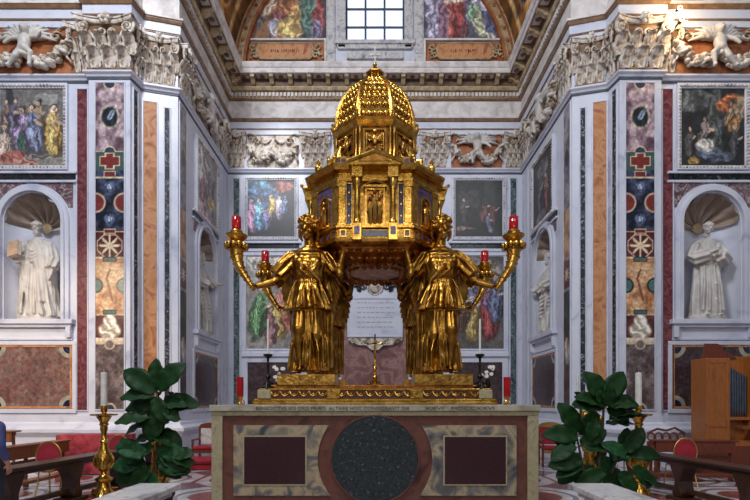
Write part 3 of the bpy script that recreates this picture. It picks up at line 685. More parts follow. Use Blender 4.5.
CA = math.atan2(.22, .85); RA = math.atan2(.45, .07)
for s, side in ((-1, 'left'), (1, 'right')):
    mir = lambda a, b: (a, b) if s < 0 else (-b, -a)
    def st(a, b, z0, z1, m):
        x0, x1 = mir(a, b); return (x0, x1, z0, z1, m)
    pilaster('%s front pilaster inlaid with a red cross, blue field and eight-pointed star' % side, (s*6.62, YP, 0), 0, [(0, 1.1)], [(-.35, .35, PZ0, PZ1, MIN)])
    pilaster('narrow dark red marble pilaster strip beside the %s niche wall' % side, (s*7.40, YF, 0), 0, [(0, .48)], [(-.12, .12, 1.4, 9.5, REDM)])
    pilaster('dark blue edge strip on the return of the %s inlaid pilaster' % side, (s*6.12, YP, 0), RA if s < 0 else -RA, [(-s*.24, .3)], [st(.12, .26, 1.4, 9.5, BLUE)])
    pilaster('yellow marble pilaster with a blue side strip, turned towards the %s of the altar' % side, (s*6.05, 12.45, 0), CA if s < 0 else -CA, [(-s*.44, .74)], [st(.05, .36, 1.4, 9.4, GIAL), st(.56, .67, 1.4, 9.3, BLUE)])
    pilaster('grey and purple inlaid pilaster at the mouth of the %s side wall' % side, (s*WS, 12.96, 0), -s*PI/2, [(0, .5)], [(-.2, .2, PZ0, PZ1, MIND)])
    pilaster('plain corner pilaster at the far end of the %s side wall' % side, (s*WS, 16.42, 0), -s*PI/2, [(0, .6)], [(-.12, .12, 1.4, 9.5, W_)])
    pilaster('corner pilaster with dark green strip on the back wall, %s end' % side, (s*4.9, YB, 0), 0, [(0, .56)], [(-.1-.0, .1, 1.4, 9.5, GREEN)])
    pilaster('back wall pilaster with a pink strip, just %s of the golden tabernacle' % side, (s*2.1, YB, 0), 0, [(0, .82)], [(-.12, .12, 3.4, 9.4, PINK)])
# ------------------------------------------------------------------ paintings and frescoes
def painting(name, label, loc, rot, w, h, cv, ornate=True, fw=.12, mat=None, cat='painting', fmat=None):
    t = thing(name, label, cat, loc, rot)
    link('canvas', cv.mesh('canvas'), mat or PAINT, t, (0, -.04, 0))
    mb = MB(); frame_rect(mb, -w/2-fw, w/2+fw, -fw, h+fw, fw*.55, -.10, .02); frame_rect(mb, -w/2-fw*.5, w/2+fw*.5, -fw*.5, h+fw*.5, fw*.5, -.07, .02)
    fr = obj('frame', mb, fmat or W_, t, bevel=.008)
    if ornate:
        mb = MB(); st = .085
        n = int((w+fw)/st)
        for i in range(n+1):
            x = -w/2-fw*.5+(w+fw)*i/n
            for z in (-fw*.5, h+fw*.5): mb.sph((x, -.09, z), (st*.36, .035, fw*.33), 6, 4)
        n = int((h+fw)/st)
        for i in range(1, n):
            z = -fw*.5+(h+fw)*i/n
            for x in (-w/2-fw*.5, w/2+fw*.5): mb.sph((x, -.09, z), (fw*.33, .035, st*.36), 6, 4)
        obj('beading', mb, STUC if fmat is None else fmat, fr, True)
    return t
def P1():
    c = Canvas(1.6, 1.94, 110, 134, (86, 82, 84)); c.rect(.0, 1, .55, 1, (110, 104, 102)); c.rect(.55, .9, .8, .92, (150, 146, 140)); c.rect(.0, 1, 0, .14, (150, 140, 124)); c.rect(.1, .2, .5, 1, (60, 58, 66))
    c.person(.12, .42, .45, (120, 90, 80)); c.person(.22, .42, .46, (90, 84, 110)); c.person(.85, .4, .42, (120, 110, 100)); c.person(.62, .42, .44, (150, 120, 90))
    c.person(.34, .2, .6, (140, 110, 160), lean=-6, robe2=(150, 120, 170)); c.person(.55, .18, .62, (120, 130, 170), lean=8, robe2=(96, 106, 150)); c.person(.86, .14, .68, (196, 146, 60), lean=3, robe2=(206, 158, 80), wide=1.2)
    c.person(.08, .05, .5, (190, 160, 140)); c.ell(.2, .1, .22, .08, (176, 84, 72), 10); c.ell(.4, .06, .2, .05, (196, 120, 100), -6); c.ell(.33, .3, .06, .12, (60, 110, 90)); c.rect(.5, 1, .1, .13, (90, 84, 84)); c.warp(6, 12, 2); c.noise(.25, 9, 2); c.noise(.25, 3, 2+60); return c
def P2():
    c = Canvas(1.6, 1.94, 110, 134, (44, 46, 48)); c.ell(.2, .85, .3, .15, (84, 88, 90)); c.ell(.55, .6, .12, .5, (78, 84, 82)); c.ell(.75, .82, .2, .1, (190, 92, 40), 20); c.ell(.9, .7, .1, .2, (160, 130, 100), -20); c.ell(.82, .55, .1, .12, (196, 120, 40))
    c.person(.76, .5, .36, (170, 130, 90), lean=-24); c.person(.36, .16, .5, (96, 84, 80), lean=-10, robe2=(120, 104, 98)); c.person(.14, .12, .4, (70, 66, 64)); c.ell(.55, .14, .3, .09, (92, 104, 132), -10); c.ell(.4, .26, .14, .08, (186, 180, 170), 14); c.ell(.2, .07, .09, .05, (200, 150, 50)); c.person(.86, .1, .45, (70, 70, 76)); c.warp(6, 12, 3); c.noise(.35, 10, 3); c.noise(.25, 3, 3+60); return c
def P3():
    c = Canvas(1.72, 2.0, 90, 104, (150, 140, 136)); c.ell(.3, .8, .5, .3, (190, 180, 176)); c.ell(.6, .5, .3, .3, (120, 96, 88)); c.person(.3, .2, .6, (170, 110, 100), lean=-20); c.person(.7, .1, .55, (140, 130, 150), lean=16); c.ell(.7, .3, .2, .1, (214, 160, 70), 20); c.ell(.3, .1, .3, .1, (190, 150, 140)); c.warp(6, 12, 5); c.noise(.3, 9, 5); c.noise(.25, 3, 5+60); return c
def P4():
    c = Canvas(1.72, 2.0, 90, 104, (54, 50, 52)); c.person(.35, .15, .65, (84, 70, 84), lean=-8); c.person(.7, .1, .6, (130, 60, 56), lean=10, robe2=(150, 80, 70)); c.ell(.5, .8, .3, .12, (100, 96, 98)); c.ell(.4, .1, .3, .08, (90, 84, 96)); c.warp(6, 12, 6); c.noise(.35, 9, 6); c.noise(.25, 3, 6+60); return c
def P5():
    c = Canvas(1.66, 1.98, 100, 120, (38, 30, 44)); c.ell(.2, .85, .3, .2, (60, 120, 150)); c.ell(.4, .8, .4, .05, (190, 200, 214), 12); c.ell(.3, .6, .5, .3, (64, 92, 140))
    c.person(.1, .1, .6, (196, 120, 170)); c.person(.25, .12, .58, (70, 150, 210), robe2=(90, 180, 220)); c.person(.5, .3, .45, (220, 170, 60), lean=-6); c.person(.42, .12, .4, (120, 110, 200)); c.person(.68, .32, .42, (196, 160, 190), lean=12, robe2=(220, 200, 220)); c.person(.8, .4, .34, (70, 110, 190)); c.ell(.75, .9, .2, .1, (170, 70, 50)); c.ell(.8, .12, .4, .2, (20, 16, 20), 20); c.warp(6, 12, 8); c.noise(.35, 8, 8); c.noise(.25, 3, 8+60); return c
def P6():
    c = Canvas(1.66, 1.98, 100, 120, (40, 38, 40)); c.rect(.1, .5, .5, .8, (60, 56, 56)); c.person(.62, .25, .5, (110, 50, 48), lean=-10); c.person(.82, .2, .5, (90, 40, 44)); c.person(.74, .08, .36, (86, 92, 118), lean=14); c.person(.2, .25, .45, (70, 58, 56)); c.rect(.6, 1, .55, 1, (50, 56, 54)); c.ell(.2, .16, .2, .03, (130, 96, 84)); c.warp(6, 12, 9); c.noise(.35, 8, 9); c.noise(.25, 3, 9+60); return c
def P7():
    c = Canvas(1.78, 3.3, 90, 160, (150, 142, 134)); c.rect(0, 1, .7, 1, (170, 164, 158)); c.ell(.5, .92, .5, .12, (190, 180, 170)); c.person(.35, .5, .42, (190, 160, 170), lean=12); c.person(.25, .1, .62, (86, 140, 80), robe2=(100, 150, 90), lean=-8); c.person(.68, .12, .6, (210, 160, 60), robe2=(200, 110, 90)); c.person(.5, .05, .4, (150, 90, 90)); c.ell(.8, .3, .12, .12, (170, 80, 60)); c.warp(6, 12, 10); c.noise(.25, 9, 10); c.noise(.25, 3, 10+60); return c
def P8():
    c = Canvas(1.78, 3.3, 90, 160, (96, 88, 84)); c.ell(.5, .8, .5, .2, (130, 122, 116)); c.person(.4, .1, .66, (190, 150, 60), robe2=(90, 90, 130)); c.person(.72, .1, .64, (150, 44, 46), robe2=(120, 60, 110)); c.person(.85, .3, .5, (80, 90, 130)); c.person(.18, .2, .55, (120, 80, 60)); c.warp(6, 12, 11); c.noise(.25, 9, 11); c.noise(.25, 3, 11+60); return c
painting('painting', 'framed painting of a crowd with a figure in yellow, above the far left niche', (ULF, YF, 7.56), 0, 1.6, 1.94, P1())
painting('painting', 'dark framed painting of a nativity with an orange angel, above the far right niche', (URF, YF, 7.56), 0, 1.6, 1.94, P2())
painting('painting', 'pale painting on the left side wall above its slanting niche', (-WS, US, 7.2), PI/2, 1.72, 2.0, P3())
painting('painting', 'dark red painting on the right side wall above its slanting niche', (WS, US, 7.2), -PI/2, 1.72, 2.0, P4())
painting('painting', 'painting lit bright blue on the back wall, left of the golden tabernacle', (-3.67, YB, 7.44), 0, 1.66, 1.98, P5())
painting('painting', 'very dark painting on the back wall, right of the golden tabernacle', (3.67, YB, 7.44), 0, 1.66, 1.98, P6())
painting('wall_fresco', 'tall fresco with a green-robed figure behind the left golden angel', (-3.65, YB, 3.48), 0, 1.78, 3.26, P7(), False, .06, FRES, 'fresco')
painting('wall_fresco', 'tall fresco with yellow and red robed figures behind the right golden angel', (3.65, YB, 3.48), 0, 1.78, 3.26, P8(), False, .06, FRES, 'fresco')
def LU1():
    c = Canvas(2.9, 3.2, 130, 140, (70, 62, 84)); c.rect(0, .3, 0, .25, (176, 110, 60)); c.ell(.15, .5, .14, .4, (120, 116, 126))
    c.ell(.5, .32, .22, .2, (206, 150, 70), 10); c.ell(.42, .18, .12, .2, (150, 70, 70), -10); c.ell(.4, .1, .1, .14, (170, 170, 196), 20); c.ell(.56, .12, .16, .12, (226, 172, 80), -30); c.ell(.5, .5, .16, .2, (196, 110, 60)); c.ell(.33, .4, .05, .16, (214, 170, 140), -30); c.ell(.45, .02, .12, .04, (190, 140, 80))
    c.ell(.82, .35, .12, .34, (70, 110, 96)); c.ell(.9, .25, .07, .3, (170, 60, 60)); c.ell(.8, .5, .1, .2, (90, 140, 120)); c.ell(.88, .1, .06, .14, (120, 100, 140)); c.ell(.6, .55, .06, .08, (210, 170, 140)); c.ell(.1, .1, .05, .1, (130, 60, 60)); c.warp(6, 12, 21); c.noise(.3, 10, 21); c.noise(.25, 3, 21+60); return c
def LU2():
    c = Canvas(2.9, 3.2, 130, 140, (84, 86, 112)); c.ell(.12, .3, .1, .5, (150, 140, 176)); c.ell(.36, .3, .15, .4, (170, 54, 54)); c.ell(.3, .3, .05, .36, (206, 90, 80)); c.ell(.24, .2, .06, .3, (140, 90, 120)); c.ell(.4, .44, .16, .05, (220, 180, 150), 10); c.ell(.5, .1, .05, .15, (120, 60, 70))
    c.ell(.72, .28, .2, .24, (96, 100, 160), 30); c.ell(.84, .16, .12, .18, (90, 96, 150)); c.ell(.64, .22, .07, .2, (190, 196, 150), 20); c.ell(.7, .4, .12, .08, (180, 180, 206), -20); c.ell(.74, .5, .07, .09, (200, 150, 120)); c.ell(.58, .3, .05, .1, (120, 160, 120)); c.ell(.78, .04, .1, .04, (200, 190, 170)); c.warp(6, 12, 22); c.noise(.3, 10, 22); c.noise(.25, 3, 22+60); return c
t = thing('lunette_fresco', 'lunette fresco of seated figures in orange and green, left of the high window', 'fresco', (-3.18, YB, 14.42)); link('fresco_surface', LU1().mesh('fresco_surface'), FRES, t, (0, -.03, 0))
t = thing('lunette_fresco', 'lunette fresco of figures in red and blue, right of the high window', 'fresco', (3.18, YB, 14.42)); link('fresco_surface', LU2().mesh('fresco_surface'), FRES, t, (0, -.03, 0))
def cartouche(x, label):
    t = thing('cartouche', label, 'cartouche', (x, YB, 13.96))
    hw, hh = .95, .26
    q = [(-hw, -hh*.6), (-hw*.9, -hh), (hw*.9, -hh), (hw, -hh*.6), (hw, hh*.6), (hw*.9, hh), (-hw*.9, hh), (-hw, hh*.6)]
    obj('tablet', MB().prism(q, -.1, -.02), GIAL, t, bevel=.02)
    mb = MB()
    for i in range(len(q)): a, b = q[i], q[(i+1) % len(q)]; mb.tube([(a[0]*1.02, -.1, a[1]*1.06), (b[0]*1.02, -.1, b[1]*1.06)], .03, 6)
    for s in (-1, 1):
        for k in range(3):
            pts = [(s*(1.08+.03*k+.14*(1-i/16)*math.cos(i*.5+k*2)), -.1, (k-1)*.16+.12*(1-i/16)*math.sin(i*.5+k*2)) for i in range(15)]
            mb.tube(pts, .028, 6)
        for k in range(8): mb.sph((s*(1.0+.33*random.random()), -.09, -.26+.52*random.random()), .04, 6, 4)
    obj('scroll_border', mb, CORNB, t, True)
    mb = MB(); rng = random.Random(int(x*10)+50)
    for k in range(14):
        xx = -.5+k*.075
        if rng.random() < .85: mb.box(xx, xx+.018, -.108, -.1, -.05, .06); mb.box(xx, xx+.05*rng.random()+.01, -.108, -.1, rng.choice((-.05, .0, .045)), rng.choice((-.05, .0, .045))+.015)
    obj('inscription', mb, WOODB, t)
    obj('backing', MB().box(-1.4, 1.4, -.02, .0, -.36, .36), OCH, t)
cartouche(-3.17, 'gilt scrolled orange tablet under the left lunette fresco'); cartouche(3.17, 'gilt scrolled orange tablet under the right lunette fresco')

# memorial tablet on the back wall
t = thing('memorial_plaque', 'white marble memorial tablet with carved scrolls on the pink back wall', 'plaque', (0, YB-.05, 0))
x0, x1, z0, z1 = bk(348, 402, 298, 337, YB-.1)
obj('tablet', MB().box(x0, x1, -.12, 0, z0, z1), W_, t, bevel=.02)
mb = MB(); frame_rect(mb, x0-.02, x1+.02, z0-.02, z1+.02, .07, -.15, -.05); obj('tablet_frame', mb, W_, t, bevel=.012)
mb = MB(); rng = random.Random(4)
for r in range(6):
    z = z1-.20-r*.17; x = -.62
    while x < .62:
        l = .05+.12*rng.random(); mb.box(x, min(x+l, .66), -.128, -.12, z, z+.035); x += l+.05
obj('inscription', mb, INKF, t)
mb = MB(); q = [(-.95, z0), (-.95, z0-.1), (-.6, z0-.28), (-.3, z0-.3), (-.12, z0-.46), (.12, z0-.46), (.3, z0-.3), (.6, z0-.28), (.95, z0-.1), (.95, z0)]; mb.prism(q, -.1, 0)
for s in (-1, 1):
    for k in range(2):
        pts = [(s*(.78-.42*k+.12*(1-i/18)*math.cos(i*.6)), -.12, z0-.14-.08*k+.12*(1-i/18)*math.sin(i*.6)) for i in range(17)]; mb.tube(pts, .03, 6)
obj('scrolled_apron', mb, STUC, t, True)
mb = MB(); mb.box(-1.0, 1.0, -.1, 0, z1+.03, z1+.14); mb.box(-.95, .95, -.05, 0, z1+.14, z1+.75); obj('crest_backing', mb, W_, t)
mb = MB(); mb.sph((0, -.1, z1+.42), (.2, .08, .26), 14, 8); mb.tube([(.26*math.cos(a), -.1, z1+.42+.32*math.sin(a)) for a in np.linspace(0, 2*PI, 20)], .035, 6)
obj('shield', mb, STUC, t, True)
mb = MB()
for s in (-1, 1):
    for cx, r, ph in ((.42, .16, 0), (.68, .14, 2), (.55, .1, 4)):
        pts = [(s*(cx+r*(1-i/20)*math.cos(i*.6+ph)), -.08, z1+.4+.1*math.sin(ph)+r*(1-i/20)*math.sin(i*.6+ph)) for i in range(19)]; mb.tube(pts, .026, 6)
obj('foliage_scrolls', mb, BLK, t, True)

# ------------------------------------------------------------------ stucco garlands with putti between the capitals
def putto_mesh(flip=1):
    m = MB(); L = lambda *p: [(flip*a, b, c) for a, b, c in p]
    m.sph((0, -.1, .42), (.13, .11, .17)); m.sph((0, -.12, .28), (.12, .11, .12))
    m.limb(L((.06, -.12, .24), (.2, -.2, .12), (.16, -.18, -.1)), [.075, .06, .04]); m.limb(L((-.06, -.12, .24), (-.12, -.2, .05), (-.28, -.16, -.1)), [.075, .06, .04])
    m.limb(L((.12, -.1, .52), (.27, -.14, .5), (.36, -.16, .6)), [.055, .045, .035]); m.limb(L((-.12, -.1, .52), (-.26, -.16, .44), (-.36, -.18, .34)), [.055, .045, .035])
    m.sph((.02*flip, -.14, .68), (.09, .1, .11)); m.sph((.02*flip, -.24, .66), (.02, .03, .03), 6, 5); m.sph((.02*flip, -.1, .74), (.1, .1, .08)); m.limb([(0, -.1, .55), (.01, -.12, .62)], [.05, .05])
    m.sph((flip*.16, -.18, -.14), (.04, .07, .035)); m.sph((flip*-.3, -.17, -.14), (.04, .07, .035))
    e = MB()
    for s in (-1, 1):
        for k in range(6):
            a = R(20+k*16); r = .62-.05*k
            e.tube([(s*.08, -.04, .5), (s*(.08+r*.5*math.cos(a-.2)), -.07, .5+r*.5*math.sin(a-.2)), (s*(.08+r*math.cos(a-.4)*.9), -.05, .5+r*math.sin(a-.4)*.9)], [.04, .05, .012], 6)
    r = remesh(m, .022, 2, e, 'putto'); r.materials.append(STAT); return r
PUT = {1: putto_mesh(1), -1: putto_mesh(-1)}
def garland_mesh():
    m = MB(); rng = random.Random(5)
    for s in (-1, 1):
        for i in range(17):
            t = i/16; x = s*(.02+.78*t); z = .30-.30*math.sin(PI*t)*1.0+.22*t; w_ = .05+.075*math.sin(PI*t)
            for k in range(5):
                r = .04+.04*rng.random(); m.sph((x+w_*(rng.random()-.5), -.06-.07*rng.random(), z+2*w_*(rng.random()-.5)), (r, r, r), 7, 5)
        m.tube([(s*(.8+.05*math.sin(i*1.1)), -.06, .52-i*.06) for i in range(9)], .025, 6)
        m.tube([(s*(.55+.14*(1-i/15)*math.cos(i*.6)), -.05, .72+.12*(1-i/15)*math.sin(i*.6)) for i in range(14)], .026, 6)
        m.tube([(s*(.36+.12*(1-i/15)*math.cos(i*.6+2)), -.05, .14+.1*(1-i/15)*math.sin(i*.6+2)) for i in range(14)], .024, 6)
        m.tube([(s*(.05+.1*i), -.04, .82-.16*math.sin(i*.7)) for i in range(9)], [.02+.012*math.sin(i) for i in range(9)], 6)
    g = m.mesh('garland', True); g.materials.append(STUC); return g
GAR = garland_mesh()
def relief(label, loc, rot, w, flip=1, z=9.9, pal=OCH, child=True):
    t = thing('garland_relief', label, 'relief', (loc[0], loc[1], z), rot, None)
    obj('backing', MB().box(-w/2, w/2, -.02, .0, 0, 1.12), pal, t)
    g = link('garland', GAR, None, t, (0, -.02, .1)); g.scale = (w/1.7, 1.4, 1.08)
    if child: link('putto', PUT[flip], None, t, (0, -.04, .22)).scale = (1.2, 1.2, 1.15)
relief('stucco winged child and garland on orange, top far left', (ULF-.1, YF), 0, 2.3, 1)
relief('stucco winged child and garland on orange, top far right', (URF+.1, YF), 0, 2.3, -1)
relief('stucco winged child and garland above the left side wall painting', (-WS, US-.1), PI/2, 2.4, 1, pal=STUC)
relief('stucco winged child and garland above the right side wall painting', (WS, US-.1), -PI/2, 2.4, -1, pal=STUC)
relief('sunlit stucco garland above the bright blue painting on the back wall', (-3.6, YB), 0, 1.8, 1, 9.9, STUC, False)
relief('stucco winged child and garland above the very dark painting on the back wall', (3.6, YB), 0, 1.8, -1)
# ------------------------------------------------------------------ figures
def loft(m, f, z0, z1, nz, nt):
    rs = [[f(i/nz, z0+(z1-z0)*i/nz, 2*PI*j/nt) for j in range(nt)] for i in range(nz+1)]
    m.rings(rs, True)
def smooth01(t): t = max(0, min(1, t)); return t*t*(3-2*t)
def lerp(a, b, t): return a+(b-a)*t
def drape(m, prof, nf=13, amp=.14, ph=0., nz=44, nt=130, drift=2.2, seed=0):
    """prof: list of (z, cx, cy, rx, ry, fold) from hem to top; theta=-90deg is the front"""
    rng = random.Random(seed); w2 = [rng.uniform(.6, 1.4) for _ in range(6)]
    zs = [p[0] for p in prof]
    def at(z):
        for a, b in zip(prof, prof[1:]):
            if z <= b[0] or b is prof[-1]:
                t = smooth01((z-a[0])/(b[0]-a[0])) if b[0] > a[0] else 0; return [lerp(a[k], b[k], t) for k in range(1, 6)]
    def f(t, z, th):
        cx, cy, rx, ry, fo = at(z)
        g = abs(math.sin(th*nf/2+ph+drift*z*w2[0]+.5*math.sin(th*3+w2[1]*4+z*2)))**.7+.45*math.sin(th*(nf-4)+z*3*w2[2]+w2[3])
        k = 1+amp*fo*(g-.5)
        return (cx+rx*k*math.cos(th), cy+ry*k*math.sin(th), z)
    loft(m, f, zs[0], zs[-1], nz, nt)
def head(m, c, h, yaw=0, pitch=0, roll=0, hair='short', beard=False):
    """head of height h centred at c, facing -Y before rotation"""
    M = Matrix.Translation(c) @ Euler((R(pitch), R(roll), R(yaw))).to_matrix().to_4x4() @ Matrix.Scale(h, 4)
    m.sph((0, .04, .10), (.35, .42, .38), 20, 14, M); m.sph((0, -.06, -.14), (.27, .30, .32), 18, 12, M); m.sph((0, -.27, -.38), (.11, .09, .09), 10, 8, M)
    m.rings([[( -.05, -.36, .10), (.05, -.36, .10), (.03, -.33, .14), (-.03, -.33, .14)], [(-.075, -.49, -.10), (.075, -.49, -.10), (.05, -.33, -.10), (-.05, -.33, -.10)], [(-.05, -.38, -.14), (.05, -.38, -.14), (.04, -.3, -.15), (-.04, -.3, -.15)]], True, M)
    for s in (-1, 1):
        m.sph((s*.15, -.325, .06), (.085, .06, .045), 8, 6, M); m.sph((s*.15, -.33, .13), (.12, .06, .03), 8, 6, M)
        m.sph((s*.18, -.26, -.14), (.1, .1, .09), 8, 6, M); m.sph((s*.35, .05, .0), (.05, .09, .13), 8, 6, M)
    m.sph((0, -.36, -.23), (.1, .06, .022), 8, 5, M); m.sph((0, -.35, -.285), (.08, .06, .026), 8, 5, M)
    m.tube([M @ Vector((0, .08, -.15)), M @ Vector((0, .12, -.7))], [.2*h, .24*h], 12)
    if hair == 'curls' or hair == 'wreath':
        rng = random.Random(2)
        for i in range(80):
            a = rng.uniform(0, 2*PI); b = rng.uniform(-.25, 1.5); x, y, z = math.cos(b)*math.cos(a), math.cos(b)*math.sin(a), math.sin(b)
            if y < -.45 and z < .42: continue
            m.sph((x*.42, .06+y*.46, .10+z*.42), rng.uniform(.06, .11), 7, 5, M)
        for s in (-1, 1): m.tube([M @ Vector((s*.38, .05, 0)), M @ Vector((s*.40, .1, -.25)), M @ Vector((s*.30, .12, -.42))], [.09*h, .08*h, .04*h], 8)
        if hair == 'wreath':
            for i in range(20):
                a = 2*PI*i/20; m.sph((.43*math.cos(a), .05+.46*math.sin(a), .32+.05*math.sin(a)), (.09, .09, .1), 7, 5, M)
    elif hair == 'tonsure':
        for i in range(26):
            a = 2*PI*i/26; m.sph((.36*math.cos(a), .05+.42*math.sin(a), .22), (.07, .07, .08), 7, 5, M)
    elif hair == 'hood':
        for i in range(24):
            a = PI*.1+PI*.8*i/23; 
        m.sph((0, .14, .08), (.42, .42, .5), 16, 12, M)
    elif hair == 'short':
        m.sph((0, .08, .14), (.38, .43, .38), 16, 12, M)
    if beard:
        m.sph((0, -.24, -.42), (.22, .16, .24), 12, 9, M); m.sph((0, -.28, -.56), (.12, .1, .2), 10, 8, M)
def hand(e, wrist, d, nrm, s, curl=.5, side=1, spread=.12):
    """palm and five fingers; d finger direction, nrm palm-facing normal, side +1/-1 puts the thumb"""
    d = Vector(d).normalized(); nrm = Vector(nrm); nrm = (nrm-d*nrm.dot(d)).normalized(); lat = d.cross(nrm)*side; w_ = Vector(wrist)
    rs = []
    for t, hw, ht in ((-.12, .15, .12), (0, .16, .11), (.2, .21, .10), (.45, .23, .085), (.52, .21, .07)):
        c = w_+d*(t*s); rs.append([tuple(c+lat*(hw*s*math.cos(2*PI*j/12))+nrm*(ht*s*math.sin(2*PI*j/12))) for j in range(12)])
    e.rings(rs)
    for k, (lo, L) in enumerate(((.165, .42), (.055, .48), (-.055, .45), (-.16, .35))):
        p = w_+d*(.46*s)+lat*(lo*s); dd = (d+lat*(lo*spread*3)).normalized(); pts = [p-d*.08*s, p]; rad = [.055*s, .055*s]; ang = 0
        for q, seg in enumerate((.42, .32, .26)):
            ang += curl*(.5, .9, .7)[q]; v = dd*math.cos(ang)+nrm*math.sin(ang); p = p+v*(L*seg*s); pts.append(p); rad.append((.052, .046, .036)[q]*s)
        e.tube(pts, rad, 8); e.sph(pts[-1], rad[-1]*1.0, 8, 5)
    p = w_+d*(.12*s)+lat*(.14*s); pts = [p]; rad = [.07*s]
    for v, L in ((lat*.8+d*.6+nrm*.3, .2), (lat*.35+d*.8+nrm*(.3+curl*.4), .17), (lat*.1+d*.8+nrm*(.4+curl*.6), .14)):
        v = v.normalized(); p = p+v*(L*s); pts.append(p); rad.append((.062, .055, .042)[len(pts)-2]*s)
    e.tube(pts, rad, 8); e.sph(pts[-1], rad[-1], 8, 5)
def foot(m, heel, d, s):
    d = Vector(d).normalized(); h = Vector(heel); lat = Vector((-d.y, d.x, 0))
    m.limb([h+Vector((0, 0, .16*s*2)), h+Vector((0, 0, .12*s)), h+d*.45*s+Vector((0, 0, .12*s)), h+d*.85*s+Vector((0, 0, .07*s))], [.15*s, .15*s, .15*s, .1*s], 10)
    for k in range(5): m.limb([h+d*.8*s+lat*(k-2)*.075*s+Vector((0, 0, .06*s)), h+d*(1.02-.03*abs(k-1))*s+lat*(k-2)*.085*s+Vector((0, 0, .05*s))], [.05*s, .042*s], 7)
def sleeve(m, pts, rad, nf=7, amp=.18, ph=0.):
    """cloth tube with folds around it"""
    P = [Vector(p) for p in pts]; N = 16; rs = []
    for i in range(N+1):
        t = i/N*(len(P)-1); k = min(int(t), len(P)-2); u = t-k; p = P[k].lerp(P[k+1], u); r = lerp(rad[k], rad[k+1], u)
        tn = (P[min(k+1, len(P)-1)]-P[k]).normalized(); a = tn.cross(Vector((0, 0, 1)) if abs(tn.z) < .9 else Vector((0, -1, 0))).normalized(); b = a.cross(tn)
        rs.append([tuple(p+(a*math.cos(h)+b*math.sin(h))*r*(1+amp*math.sin(nf*h+ph+t*2))) for h in [2*PI*j/40 for j in range(40)]])
    m.rings(rs)
    m.sph(P[0], rad[0]*.98, 14, 10)

